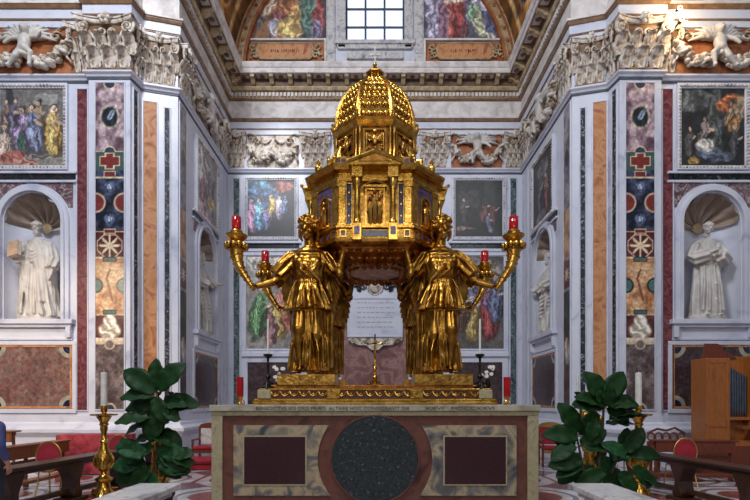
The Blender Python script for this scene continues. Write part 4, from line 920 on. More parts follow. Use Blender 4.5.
def angel_mesh():
    m = MB(); e = MB()
    # skirt of the long robe, one knee pressing forward
    drape(m, [(.06, 0, .02, .30, .25, 1.2), (.3, 0, .02, .265, .235, 1.1), (.75, .0, .0, .25, .21, 1.0), (1.15, 0, 0, .24, .19, .7), (1.32, 0, 0, .21, .17, .3)], 17, .17, 0, 60, 170, 1.0, 3)
    m.limb([(-.13, -.02, 1.15), (-.14, -.24, .68), (-.12, -.14, .2)], [.14, .115, .085], 14)
    m.limb([(.12, -.02, 1.1), (.12, -.13, .62), (.13, -.08, .2)], [.13, .11, .08], 14)
    for x, z0, z1, y in ((-.02, .1, 1.0, -.27), (.04, .1, .95, -.27), (.25, .1, .9, -.2), (-.3, .1, .8, -.22), (.32, .12, .85, -.12), (.18, .1, .6, -.26), (-.07, .12, .8, -.3)):
        m.tube([(x*1., y-.02, z0), (x*.9+.02, y-.02, (z0+z1)/2), (x*.65, y+.08, z1)], [.024, .022, .012], 8)
    # flared overfold at the hips
    drape(m, [(1.0, 0, .0, .375, .30, 1.5), (1.06, 0, 0, .355, .29, 1.4), (1.25, 0, -.02, .295, .245, .6), (1.42, 0, -.01, .24, .20, .35), (1.5, 0, 0, .22, .175, .2)], 15, .17, 1, 30, 170, 1.5, 5)
    # bodice
    drape(m, [(1.42, 0, 0, .225, .18, .4), (1.55, 0, -.01, .26, .205, .5), (1.70, 0, -.02, .305, .225, .5), (1.84, 0, -.0, .32, .185, .4), (1.94, 0, .02, .24, .13, .2), (2.0, 0, .02, .12, .10, 0)], 19, .10, 2, 30, 150, 4, 8)
    for s in (-1, 1): m.sph((s*.115, -.15, 1.69), (.11, .1, .115), 12, 9)
    m.tube([(.24*math.cos(a), -.01+.2*math.sin(a), 1.50+.02*math.sin(a*2)) for a in np.linspace(0, 2*PI, 26)], .022, 8)
    m.tube([(.245*math.cos(a), .01+.185*math.sin(a), 1.9-.06*math.sin(-a)) for a in np.linspace(PI*1.02, PI*1.98, 20)], .03, 8)
    for a in (-.16, -.05, .06, .17): m.tube([(a, -.2, 1.46), (a*1.5, -.285, 1.28), (a*2.0+.02, -.34, 1.03)], [.008, .014, .03], 8)
    for s in (-1, 1):
        for k in range(4): m.tube([(s*(.26-.02*k), -.06-.03*k, 1.86-.03*k), (s*.10, -.2-.02*k, 1.76-.06*k), (0, -.23, 1.72-.07*k)], [.016, .02, .014], 7)
    m.tube([(-.26, -.05, 1.88), (0, -.26, 1.62), (.2, -.2, 1.42)], [.03, .035, .03], 8)
    # neck, head with curls
    m.limb([(0, .02, 1.9), (0, .0, 2.08)], [.1, .085]); head(m, (-.02, -.02, 2.27), .395, -14, 6, 0, 'curls')
    # lowered arm holding the horn
    sleeve(m, [(-.25, .0, 1.84), (-.40, -.05, 1.66), (-.50, -.1, 1.5)], [.115, .135, .125], 7, .18)
    m.limb([(-.30, 0, 1.80), (-.53, -.1, 1.44), (-.80, -.2, 1.345)], [.09, .07, .045], 12)
    for k in range(3): m.tube([(-.52-.0*k, -.2+.04*k, 1.42+.03*k), (-.5, -.02, 1.37+.03*k), (-.44, .06, 1.45+.03*k)], .022, 7)
    # raised arm bearing the tabernacle
    sleeve(m, [(.25, .0, 1.84), (.38, -.05, 1.7), (.47, -.08, 1.6)], [.115, .13, .12], 7, .18, 1)
    m.limb([(.30, 0, 1.82), (.50, -.1, 1.56), (.59, -.16, 1.98)], [.10, .08, .05], 12)
    # trailing mantle
    drape(m, [(.12, .27, .16, .10, .12, 1), (.6, .28, .17, .09, .11, 1), (1.1, .30, .16, .09, .1, 1), (1.6, .26, .12, .08, .08, .6)], 9, .3, 0, 30, 60, 2, 1)
    drape(m, [(.5, -.22, .18, .08, .10, 1), (.9, -.25, .18, .09, .1, 1), (1.5, -.25, .12, .08, .08, .6)], 9, .3, 0, 30, 60, 2, 2)
    foot(m, (-.14, -.18, .02), (-.15, -1, 0), .26); foot(m, (.14, -.12, .02), (.2, -1, 0), .26)
    hand(e, (-.80, -.2, 1.345), (-.9, -.3, -.1), (.1, -.1, 1), .20, 1.0, -1); hand(e, (.59, -.16, 1.98), (.1, .0, 1), (.0, .6, .2), .20, .35, -1, .25)
    r = remesh(m, .0115, 4, e, 'body'); r.materials.append(AGOLD); return r
def wing_mesh(s):
    m = MB(); rng = random.Random(3)
    for row, (n, L, r0, off) in enumerate(((9, .75, .05, 0), (9, .48, .045, -.03), (8, .26, .04, -.06))):
        for k in range(n):
            a = R(-8-row*4-k*8.5); b = (s*(.10+.016*k), .13+off-.01*k, 1.84-.012*k+.02*row)
            dx, dz = s*math.cos(a)*.55, math.sin(a)-.1; q = [(b[0]+dx*L*t, b[1]+off+.12*t, b[2]+dz*L*t+.05*math.sin(PI*t)) for t in (0, .3, .6, .9, 1)]
            m.tube(q, [r0*.6, r0, r0*1.1, r0*.8, r0*.2], 7)
    m.limb([(s*.06, .1, 1.76), (s*.20, .16, 1.92), (s*.42, .22, 1.86)], [.05, .06, .04], 10)
    w_ = m.mesh('wing', True); w_.materials.append(AGOLD); return w_
def angel_base():
    m = MB(); m.box(-.45, .45, -.38, .38, -.16, 0); return m
AM = angel_mesh(); WM = {s: wing_mesh(s) for s in (-1, 1)}
ABM = angel_base().mesh('pedestal'); ABM.materials.append(CGOLD)
def horn():
    m = MB(); e = MB(); lamp = MB()
    # hand at local origin, horn rises to (-.23, 0, .62)
    C = [(.04, 0, -.10), (.01, 0, -.04), (-.04, 0, .03), (-.09, 0, .11), (-.15, 0, .20), (-.20, -.01, .31), (-.232, 0, .44), (-.235, 0, .56)]
    m.tube(C, [.018, .035, .045, .05, .062, .08, .095, .115], 16)
    for k in range(9):
        t = k/8*6.4+.3; i = int(t); u = t-i; p = Vector(C[i]).lerp(Vector(C[i+1]), u); rr = [.018, .035, .045, .05, .062, .08, .095, .115]; r = lerp(rr[i], rr[i+1], u)
        d = (Vector(C[i+1])-Vector(C[i])).normalized(); a = d.cross(Vector((0, 1, 0))).normalized()
        m.tube([tuple(p+(a*math.cos(h)+Vector((0, 1, 0))*math.sin(h))*r*1.05) for h in np.linspace(0, 2*PI, 15)], .011, 6)
    c = (-.235, 0, .56)
    m.lathe([(.10, 0), (.165, .02), (.17, .05), (.12, .07), (.09, .1), (.13, .14), (.165, .17), (.165, .19), (.12, .2), (.09, .22), (.10, .24), (.09, .26)], 24, c)
    for k in range(12): a = k*PI/6; m.sph((c[0]+.155*math.cos(a), .155*math.sin(a), c[2]+.02), (.035, .035, .05), 7, 5)
    g = MB(); g.lathe([(.0, .26), (.068, .26), (.072, .30), (.072, .47), (.064, .475), (.064, .46), (.0, .46)], 20, c)
    f = MB(); f.lathe([(.0, .32), (.045, .32), (.045, .43), (.0, .43)], 12, c)
    return m.mesh('horn', True), g.mesh('red_glass_lamp', True)
HM, GM = horn(); autosmooth(HM, 50); HM.materials.append(GOLD); GM.materials.append(RGLASS)
AZ = 2.02
def angel(label, hlabel, x, y, mir):
    t = thing('angel_statue', label, 'statue', (x, y, AZ), 0, None); t.scale = (mir*.97, 1, 1.02)
    b = link('body', AM, None, t)
    for s in (-1, 1): link('wing', WM[s], None, t)
    link('pedestal', ABM, None, t)
    h = thing('horn_candlestick', hlabel, 'candlestick', (x-mir*.85, y-.26, AZ+1.385), 0); h.scale = (mir, 1, 1)
    link('horn', HM, None, h); link('red_glass_lamp', GM, None, h)
XF, YA = 1.04, 7.62
angel('gilt bronze angel at front left, arm lowered to a horn', 'gilded horn with a red lamp held by the front left angel', -XF, YA, 1)
angel('gilt bronze angel at front right, arm lowered to a horn', 'gilded horn with a red lamp held by the front right angel', XF, YA, -1)
angel('gilt bronze angel at back left, mostly hidden by the front left angel', 'gilded horn with red lamp behind the front left angel', -.98, 9.3, 1)
angel('gilt bronze angel at back right, mostly hidden by the front right angel', 'gilded horn with red lamp behind the front right angel', .98, 9.3, -1)

# marble saints in the niches
def plinth(m): m.lathe([(.42, 0), (.42, .06), (.38, .1)], 24)
def statue(kind):
    m = MB(); e = MB(); S = STAT
    m.rings([[(.5*math.cos(a)*k, .3*math.sin(a)*k, z) for a in np.linspace(0, 2*PI, 24, endpoint=False)] for z, k in ((0, 1), (.1, 1), (.12, .9))])
    if kind == 'monk_book':
        drape(m, [(.1, .05, 0, .44, .28, 1.2), (.6, .02, 0, .40, .27, 1.1), (1.3, .0, 0, .33, .23, .8), (1.75, 0, 0, .32, .21, .6), (2.02, 0, .02, .28, .16, .3), (2.12, 0, .02, .13, .11, 0)], 15, .24, 0, 60, 170, 1.2, 4)
        drape(m, [(.45, .24, -.02, .16, .24, 1.2), (1.2, .22, -.02, .17, .24, 1), (1.7, .12, 0, .22, .23, .8), (2.05, .0, .02, .24, .17, .4)], 9, .3, 1, 40, 90, 2, 6)
        drape(m, [(.2, -.3, .02, .13, .2, 1.2), (1.2, -.26, .0, .14, .2, 1), (1.9, -.1, 0, .2, .18, .6)], 7, .3, 2, 40, 90, 2, 7)
        for x in (-.16, -.05, .07, .16): m.tube([(x*1.5, -.30, .14), (x*1.2, -.29, .8), (x, -.24, 1.4), (x*.8, -.2, 1.8)], [.035, .03, .022, .01], 8)
        for k in range(4): m.tube([(-.26, -.1, 1.95-.03*k), (0, -.26, 1.72-.09*k), (.28, -.14, 1.86-.05*k)], [.02, .026, .02], 8)
        sleeve(m, [(-.28, 0, 1.92), (-.42, -.08, 1.62), (-.34, -.3, 1.55)], [.13, .16, .14], 6, .16); sleeve(m, [(.28, 0, 1.92), (.42, -.06, 1.55), (.44, -.16, 1.3)], [.13, .16, .13], 6, .16)
        m.limb([(-.36, -.25, 1.55), (-.3, -.36, 1.62)], [.06, .045]); m.limb([(.44, -.14, 1.3), (.46, -.22, 1.14)], [.055, .045])
        hand(e, (-.3, -.38, 1.62), (.2, -.2, .8), (.3, -.8, .2), .19, .7, 1); hand(e, (.46, -.22, 1.14), (.1, -.2, -1), (-1, 0, 0), .19, .5, 1)
        head(m, (.0, -.06, 2.40), .33, 10, 14, 0, 'tonsure', True)
    elif kind == 'monk_crossed':
        drape(m, [(.12, .0, 0, .37, .25, 1.0), (.3, 0, 0, .36, .25, 1), (1.1, .0, 0, .31, .22, .8), (1.6, 0, 0, .29, .2, .5), (1.98, 0, .02, .27, .16, .3), (2.1, 0, .02, .13, .11, 0)], 13, .24, 1, 60, 170, .6, 9)
        for x in (-.17, -.06, .05, .16): m.tube([(x*1.6, -.27, .22), (x*1.3, -.26, .8), (x, -.2, 1.4)], [.035, .03, .015], 8)
        m.tube([(.05, -.24, 1.35), (.07, -.27, .9), (.07, -.28, .5)], .018, 8); m.sph((.07, -.28, .9), .035); m.sph((.07, -.29, .5), .035)
        m.tube([(.3*math.cos(a), .21*math.sin(a), 1.38) for a in np.linspace(0, 2*PI, 26)], .025, 8)
        sleeve(m, [(-.27, 0, 1.9), (-.40, -.1, 1.56), (-.12, -.3, 1.66)], [.13, .17, .15], 6, .16); sleeve(m, [(.27, 0, 1.9), (.40, -.1, 1.52), (.12, -.3, 1.60)], [.13, .17, .15], 6, .16)
        m.sph((0, .06, 2.02), (.26, .2, .12), 16, 10)
        hand(e, (-.06, -.4, 1.7), (.9, -.1, .35), (0, 1, 0), .19, .3, 1); hand(e, (.08, -.36, 1.62), (-.9, -.1, .3), (0, 1, 0), .19, .3, -1)
        m.limb([(-.14, -.3, 1.66), (-.05, -.39, 1.70)], [.06, .045]); m.limb([(.14, -.3, 1.6), (.08, -.36, 1.62)], [.06, .045])
        foot(m, (-.13, -.12, .1), (-.2, -1, 0), .27); foot(m, (.13, -.12, .1), (.25, -1, 0), .27)
        head(m, (.0, -.08, 2.38), .32, -8, 16, 0, 'tonsure')
    elif kind == 'apostle_reaching':
        drape(m, [(.1, .0, 0, .38, .27, 1.1), (.8, .05, 0, .35, .25, 1.1), (1.3, 0, 0, .30, .22, .9), (1.75, -.02, 0, .28, .2, .6), (2.0, -.02, .02, .25, .16, .3), (2.1, 0, .02, .12, .1, 0)], 15, .28, 0, 60, 170, 2.6, 14)
        for k in range(6): m.tube([(-.36, -.08, 1.3-.12*k), (0, -.30, 1.05-.12*k), (.34, -.1, 1.35-.1*k)], [.02, .035, .02], 8)
        sleeve(m, [(.26, 0, 1.92), (.5, -.14, 1.72), (.66, -.24, 1.66)], [.13, .13, .12], 6, .16); m.limb([(.6, -.2, 1.68), (.86, -.34, 1.74)], [.06, .045])
        hand(e, (.86, -.34, 1.74), (.9, -.3, .2), (0, -.3, -1), .19, .35, 1)
        sleeve(m, [(-.26, 0, 1.92), (-.38, -.1, 1.55), (-.16, -.3, 1.5)], [.13, .15, .13], 6, .16); m.limb([(-.16, -.3, 1.5), (-.08, -.34, 1.54)], [.06, .045]); hand(e, (-.08, -.34, 1.54), (.8, -.1, .4), (0, 1, 0), .19, .4, 1)
        head(m, (.02, -.04, 2.36), .33, 24, 2, 0, 'curls', True)
    else:
        drape(m, [(.1, .0, 0, .40, .27, 1.1), (.8, -.05, 0, .36, .26, 1.1), (1.3, 0, 0, .31, .22, .9), (1.75, .02, 0, .28, .2, .6), (2.0, .02, .02, .25, .16, .3), (2.1, 0, .02, .12, .1, 0)], 13, .3, 1, 60, 170, -2.6, 24)
        for k in range(6): m.tube([(-.34, -.1, 1.4-.1*k), (0, -.32, 1.1-.12*k), (.36, -.08, 1.25-.12*k)], [.02, .04, .02], 8)
        sleeve(m, [(-.26, 0, 1.92), (-.44, -.1, 1.62), (-.5, -.26, 1.4)], [.13, .16, .14], 6, .16); sleeve(m, [(.26, 0, 1.92), (.44, -.1, 1.56), (.3, -.32, 1.42)], [.13, .16, .14], 6, .16)
        m.limb([(-.5, -.24, 1.42), (-.5, -.38, 1.44)], [.06, .045]); m.limb([(.3, -.3, 1.42), (.2, -.4, 1.46)], [.06, .045]); hand(e, (-.5, -.38, 1.44), (-.1, -.4, .8), (1, 0, 0), .19, .5, -1); hand(e, (.2, -.4, 1.46), (-.7, -.3, .4), (0, 1, 0), .19, .4, -1)
        head(m, (-.02, -.05, 2.37), .33, -20, 6, 0, 'short', True)
    r = remesh(m, .0165, 2, e, 'figure'); r.materials.append(S); return r
for kind, lab, loc, rot in (('monk_book', 'white marble saint in a cape holding a book, far left niche', (ULF, YF+.2, NZB), 0), ('monk_crossed', 'white marble friar with arms crossed on his chest, far right niche', (URF, YF+.2, NZB), 0),
                            ('apostle_reaching', 'white marble saint reaching out an arm, left side wall niche', (-WS-.2, US, NZB), PI/2), ('bearer', 'white marble bearded saint in gathered robes, right side wall niche', (WS+.2, US, NZB), -PI/2)):
    t = thing('saint_statue', lab, 'statue', loc, rot); link('figure', statue(kind), None, t)
BOOKM = marble('warm_book_marble', [(.3, (168, 136, 110)), (.6, (204, 172, 144))], 3, 1, .5)
t = thing('marble_book', 'tan marble book held up by the caped saint, far left niche', 'book', (ULF-.3, YF+.2-.42, NZB+1.72), (0)); t.rotation_euler = (R(-12), R(-10), R(-14))
for sx in (-1, 1): obj('cover', MB().box(-.16, .16, sx*.045-.008, sx*.045+.008, -.2, .2), BOOKM, t, bevel=.004)
obj('pages', MB().box(-.15, .148, -.038, .038, -.19, .19), STAT, t)
# ------------------------------------------------------------------ high altar
AY = 6.6; AXW = 2.27; ATZ = 1.56; AD = 2.9
alt = thing('altar', 'large marble altar with dark roundel and two porphyry panels', 'altar', (0, AY, 0))
obj('altar_body', MB().box(-AXW+.04, AXW-.04, .03, AD, 0, ATZ-.15), RUST, alt)
obj('altar_top', MB().box(-AXW, AXW, -.03, AD+.05, ATZ-.085, ATZ), ALTW, alt, bevel=.006)
obj('altar_moulding', MB().box(-AXW+.015, AXW-.015, -.005, AD+.02, ATZ-.15, ATZ-.085), ALTC, alt, bevel=.01)
for s in (-1, 1):
    x0, x1 = sorted((s*(AXW-.02), s*(AXW-.17))); obj('corner_post', MB().box(x0, x1, 0, .2, 0, ATZ-.15), ALTC, alt, bevel=.004)
    # cloudy marble border with a curved inner end following the roundel
    ro = .79
    zc = ATZ-.15-.60
    ob = [(s*1.95, zc+.47), (s*1.95, zc-.50)]
    a0 = math.asin(-.50/ro); a1 = math.asin(.47/ro)
    curve = [(s*ro*math.cos(a0+(a1-a0)*i/16), zc+ro*math.sin(a0+(a1-a0)*i/16)) for i in range(17)]
    obj('marble_border', MB().prism(ob+curve, .012, .06), ALTG, alt)
    x0, x1 = sorted((s*.96, s*1.80))
    obj('porphyry_panel', MB().box(x0, x1, .002, .05, zc-.34, zc+.31), PORP, alt)
    m = MB(); frame_rect(m, x0-.02, x1+.02, zc-.36, zc+.33, .02, .004, .05); obj('panel_edging', m, ALTC, alt)
m = MB(); m.lathe([(.0, 0), (.60, 0), (.60, .03), (.0, .03)], 64, M=Matrix.Translation((0, .03, zc)) @ Matrix.Rotation(R(90), 4, 'X')); obj('granite_roundel', m, ROUN, alt)
m = MB(); arch = [(.605*math.cos(a), .605*math.sin(a)) for a in np.linspace(0, 2*PI, 65)]
m.tube([(x, .004, zc+z) for x, z in arch], .012, 6); obj('roundel_edging', m, RUST, alt)
def text(name, body, size, mat, parent, loc, width=None):
    cu = bpy.data.curves.new(name, 'FONT'); cu.body = body; cu.size = size; cu.align_x = 'LEFT'; cu.extrude = .002
    o = bpy.data.objects.new('t', cu); COL.objects.link(o); dg = bpy.context.evaluated_depsgraph_get(); dg.update()
    me = bpy.data.meshes.new_from_object(o.evaluated_get(dg)); bpy.data.objects.remove(o)
    xs = [v.co.x for v in me.vertices]; w0 = max(xs)-min(xs); k = (width/w0) if width else 1
    for v in me.vertices: v.co.x = (v.co.x-min(xs))*k
    me.name = name; return link(name, me, mat, parent, loc, (R(90), 0, 0))
text('inscription', 'BENEDICTVS XIII ORD PRÆD  ALTARE HOC CONSECRAVIT DIE', .062, INK, alt, (-1.63, -.034, ATZ-.066), 2.1)
text('inscription', 'XXVI   MDCCXXVI', .062, INK, alt, (.68, -.034, ATZ-.066), .95)

# gilded platform on the altar
PYF = 7.18; PX = 1.84
pl = thing('gilded_platform', 'long gilded plinth on the altar carrying the four angels', 'plinth', (0, PYF, ATZ))
obj('lower_moulding', MB().box(-PX, PX, 0, 2.15, 0, .05).box(-PX+.02, PX-.02, .01, 2.13, .05, .09), GOLD, pl, bevel=.015)
obj('frieze', MB().box(-PX+.06, PX-.06, .05, 2.1, .09, .215), RUST, pl)
obj('upper_moulding', MB().box(-PX+.10, PX-.10, .02, 2.1, .215, .245), GOLD, pl, bevel=.01)
for x in (-1.66, -.62, .62, 1.66): obj('frieze_block', MB().box(x-.10, x+.10, .0, .06, .09, .225), ALTC if abs(x) > 1 else CGOLD, pl, bevel=.01)
m = MB()
for k in range(22):
    x = -1.5+k*3./21
    m.tube([(x-.065, .04, .20), (x-.04, .03, .15), (x, .02, .13), (x+.04, .03, .15), (x+.065, .04, .20)], .013, 6); m.sph((x, .03, .16), (.02, .015, .02), 6, 4)
obj('festoons', m, CGOLD, pl, True)
obj('upper_slab', MB().box(-PX+.14, PX-.14, .12, 2.05, .245, .30), DGOLD, pl, bevel=.01)

# ------------------------------------------------------------------ tabernacle
TY = 8.42; TZ = 4.02
tab = thing('tabernacle', 'domed octagonal gilt tabernacle carried by the bronze angels', 'tabernacle', (0, TY-.06, TZ)); tab.scale = (.9, .93, 1)
def octo(a, b, sc=1, dx=0): 
    q = [(-b, -a), (b, -a), (a, -b), (a, b), (b, a), (-b, a), (-a, b), (-a, -b)]; return [(x*sc, y*sc) for x, y in q]
def oct_rings(m, prof, a=1., b=.6):
    m.rings([[(x*r, y*r, z) for x, y in octo(a, b)] for r, z in prof])
A, Bb = 1.10, .62
m = MB(); oct_rings(m, [(.30, -.19), (.5, -.20), (.64, -.185), (.68, -.16), (.78, -.13), (.88, -.09), (.95, -.03), (1.0, 0)], A, Bb); obj('underside', m, DGOLD, tab, bevel=.01)
m = MB()
for M, L in [(Matrix.Translation((mid.x, mid.y, 0)) @ Matrix.Rotation(math.atan2(d.y, d.x), 4, 'Z'), d.length) for mid, d in [((Vector(p)+Vector(q))/2, Vector(q)-Vector(p)) for p, q in zip(octo(A, Bb), octo(A, Bb)[1:]+octo(A, Bb)[:1])]]:
    for z, r in ((-.075, .90), (-.145, .76), (-.195, .60), (-.20, .42)):
        n = max(3, int(L*r/.13)); 
        for j in range(n):
            x = (-.5+(j+.5)/n)*L*r; y = 1.1*(1-r)*(.96) if L > 1 else (1-r)*1.2
            m.sph((x, y, z), (.05, .03, .028), 7, 5, M)
            m.tube([(x-.5*L*r/n, y-.01, z+.03), (x-.25*L*r/n, y-.015, z-.02), (x, y-.02, z-.035), (x+.25*L*r/n, y-.015, z-.02), (x+.5*L*r/n, y-.01, z+.03)], .014, 5, M)
obj('underside_ornament', m, DGOLD, tab, True)
m = MB(); oct_rings(m, [(1.0, 0), (1.07, .015), (1.09, .05), (1.03, .07), (1.02, .21), (1.06, .23), (1.06, .26), (1.0, .27)], A, Bb); obj('base_moulding', m, GOLD, tab)
m = MB(); oct_rings(m, [(.93, .26), (.93, .96)], A, Bb); obj('core', m, CGOLD, tab)
m = MB(); oct_rings(m, [(1.0, .93), (1.03, .95), (1.03, 1.0), (1.0, 1.02), (1.0, 1.08), (1.08, 1.10), (1.13, 1.14), (1.14, 1.17), (1.0, 1.22), (.86, 1.24)], A, Bb); obj('entablature', m, GOLD, tab)
FACES = [(0, A, 2*Bb)]+[(0, 0, 0)]
def face_mats():
    Q = octo(A, Bb); out = []
    for i in range(8):
        p, q = Vector(Q[i]), Vector(Q[(i+1) % 8]); mid = (p+q)/2; d = (q-p); out.append((Matrix.Translation((mid.x, mid.y, 0)) @ Matrix.Rotation(math.atan2(d.y, d.x), 4, 'Z'), d.length))
    return out
FM = face_mats()
for i, (M, L) in enumerate(FM):
    wide = L > 1
    def fo(name, mb, mat, smooth=False, bevel=0):
        me = mb.mesh(name); 
        if smooth: autosmooth(me)
        o = link(name, me, mat, tab); o.matrix_local = M
        if bevel: b = o.modifiers.new('bevel', 'BEVEL'); b.width = bevel; b.segments = 2; b.limit_method = 'ANGLE'
        return o
    xs = [s*(L/2-.06) for s in (-1, 1)]
    for x in xs: fo('corner_pilaster', MB().box(x-.06, x+.06, -.03, .1, .26, .94).box(x-.075, x+.075, -.045, .1, .26, .31).box(x-.075, x+.075, -.045, .1, .86, .94), GOLD, bevel=.008)
    mm = MB()
    for x in ([-.54, -.34, -.2, .2, .34, .54] if wide else [-.27, -.1, .1, .27]): mm.box(x-.035, x+.035, -.035, .0, .11, .18)
    fo('gem_panel', mm, AMET)
    mm = MB(); 
    for x in ([-.54, -.34, .34, .54] if wide else [-.27, .27]): frame_rect(mm, x-.055, x+.055, .085, .205, .018, -.06, 0)
    fo('gem_frame', mm, GOLD)
    if wide:
        for s in (-1, 1):
            fo('lapis_strip', MB().box(s*.44-.045, s*.44+.045, -.02, .1, .3, .9), LAPIS); c = MB(); frame_rect(c, s*.44-.055, s*.44+.055, .28, .92, .012, -.03, .05)
            for z in (.42, .6, .78): c.sph((s*.44, -.025, z), (.02, .015, .03), 6, 4)
            fo('strip_frame', c, GOLD, True)
            c = MB(); c.lathe([(.07, .26), (.07, .30), (.055, .32), (.05, .34), (.046, .80), (.05, .82), (.06, .86), (.08, .92), (.08, .94)], 16, (s*.30, -.10, 0)); fo('column', c, GOLD, True)
            fo('column_pedestal', MB().box(s*.30-.08, s*.30+.08, -.2, .02, .0, .26), GOLD, bevel=.008); fo('column_block', MB().box(s*.30-.09, s*.30+.09, -.2, 0, .94, 1.1), GOLD, bevel=.008)
            fo('amethyst_plaque', MB().box(s*.30-.045, s*.30+.045, -.21, -.19, .08, .2), AMET)
        c = MB(); c.prism([(-.44, 1.10), (.44, 1.10), (.44, 1.15), (0, 1.29), (-.44, 1.15)], -.24, .1); fo('pediment', c, GOLD, bevel=.01)
        c = MB(); c.prism([(-.26, 1.15), (.26, 1.15), (0, 1.23)], -.255, -.2); fo('tympanum', c, DGOLD)
        for q in ((-.46, 1.15, 0, 1.30), (.46, 1.15, 0, 1.30)):
            c = MB(); c.tube([(q[0], -.25, q[1]), (q[2], -.25, q[3])], .03, 6); fo('pediment_moulding', c, GOLD)
        c = MB(); c.box(-.16, .16, -.0, .05, .28, .92); fo('portal', c, DGOLD)
        c = MB(); frame_rect(c, -.17, .17, .27, .84, .03, -.04, .04); c.prism([(-.2, .84), (.2, .84), (.2, .87), (-.2, .87)], -.08, .04)
        c.tube([(-.19, -.06, .88), (-.1, -.06, .92), (0, -.06, .94), (.1, -.06, .92), (.19, -.06, .88)], .018, 6); fo('portal_frame', c, GOLD, True)
        c = MB(); rng = random.Random(i)
        for px_, h in ((-.08, .36), (.0, .46), (.08, .36)):
            c.limb([(px_, -.03, .31), (px_, -.045, .31+h*.5), (px_, -.04, .31+h*.8)], [.035, .04, .028], 8); c.sph((px_, -.05, .33+h), .03, 8, 6); c.limb([(px_-.03, -.04, .3+h*.75), (px_-.05*(-1 if px_ > 0 else 1), -.07, .3+h*.5)], [.014, .012], 6)
        for k in range(16): c.sph((rng.uniform(-.13, .13), -.02, rng.uniform(.62, .8)), (.03, .02, .02), 6, 4)
        fo('figure_relief', c, CGOLD, True)
        fo('lapis_plaque', MB().box(-.2, .2, -.04, .0, .10, .19), LAPIS)
    else:
        c = MB(); c.box(-.20, .20, -.01, .08, .29, .92); fo('face_panel', c, AMET)
        c = MB(); arch_band(c, 0, .66, .33, .105, .14, -.04, .02, 14); c.box(-.15, .15, -.04, .02, .30, .34); frame_rect(c, -.22, .22, .27, .94, .02, -.03, .02); fo('niche_frame', c, GOLD)
        c = MB(); arch_band(c, 0, .66, .34, 0.001, .105, -.015, .02, 14); fo('niche_back', c, DGOLD)
        c = MB(); c.limb([(0, -.03, .37), (0, -.04, .5), (0, -.035, .60)], [.045, .045, .035], 8); c.sph((0, -.045, .68), .033, 8, 6); c.limb([(-.03, -.04, .6), (-.06, -.06, .52), (-.01, -.09, .5)], [.017, .015, .012], 6); c.limb([(.03, -.04, .6), (.06, -.06, .54), (.02, -.09, .58)], [.017, .015, .012], 6); fo('niche_figure', c, CGOLD, True)
    # parapet above
    c = MB(); 
    for k in range(int(L/.05)-1): c.sph((-L/2+.05+k*.05, -.06, 1.10), (.018, .02, .018), 6, 4)
    fo('bead_row', c, GOLD, True)
    x = L/2-.08
    for s in (-1, 1): fo('parapet_block', MB().box(s*x-.07, s*x+.07, .05, .19, 1.2, 1.36), GOLD, bevel=.01); fo('block_gem', MB().box(s*x-.035, s*x+.035, .04, .06, 1.24, 1.32), AMET)
m = MB(); oct_rings(m, [(.86, 1.2), (.84, 1.26), (.76, 1.29), (.70, 1.36), (.66, 1.40)], A, Bb); obj('attic', m, GOLD, tab, bevel=.01)
# small figures at the corners
for k, (x, y) in enumerate(octo(A*.93, Bb*.98)):
    if y > .9: continue
    if abs(x) > .9:
        c = MB(); c.lathe([(.03, 1.2), (.05, 1.22), (.02, 1.26), (.06, 1.32), (.065, 1.38), (.03, 1.43), (.04, 1.46), (.015, 1.5), (0.001, 1.54)], 12, (x, y, 0)); obj('corner_finial', c, GOLD, tab, True)
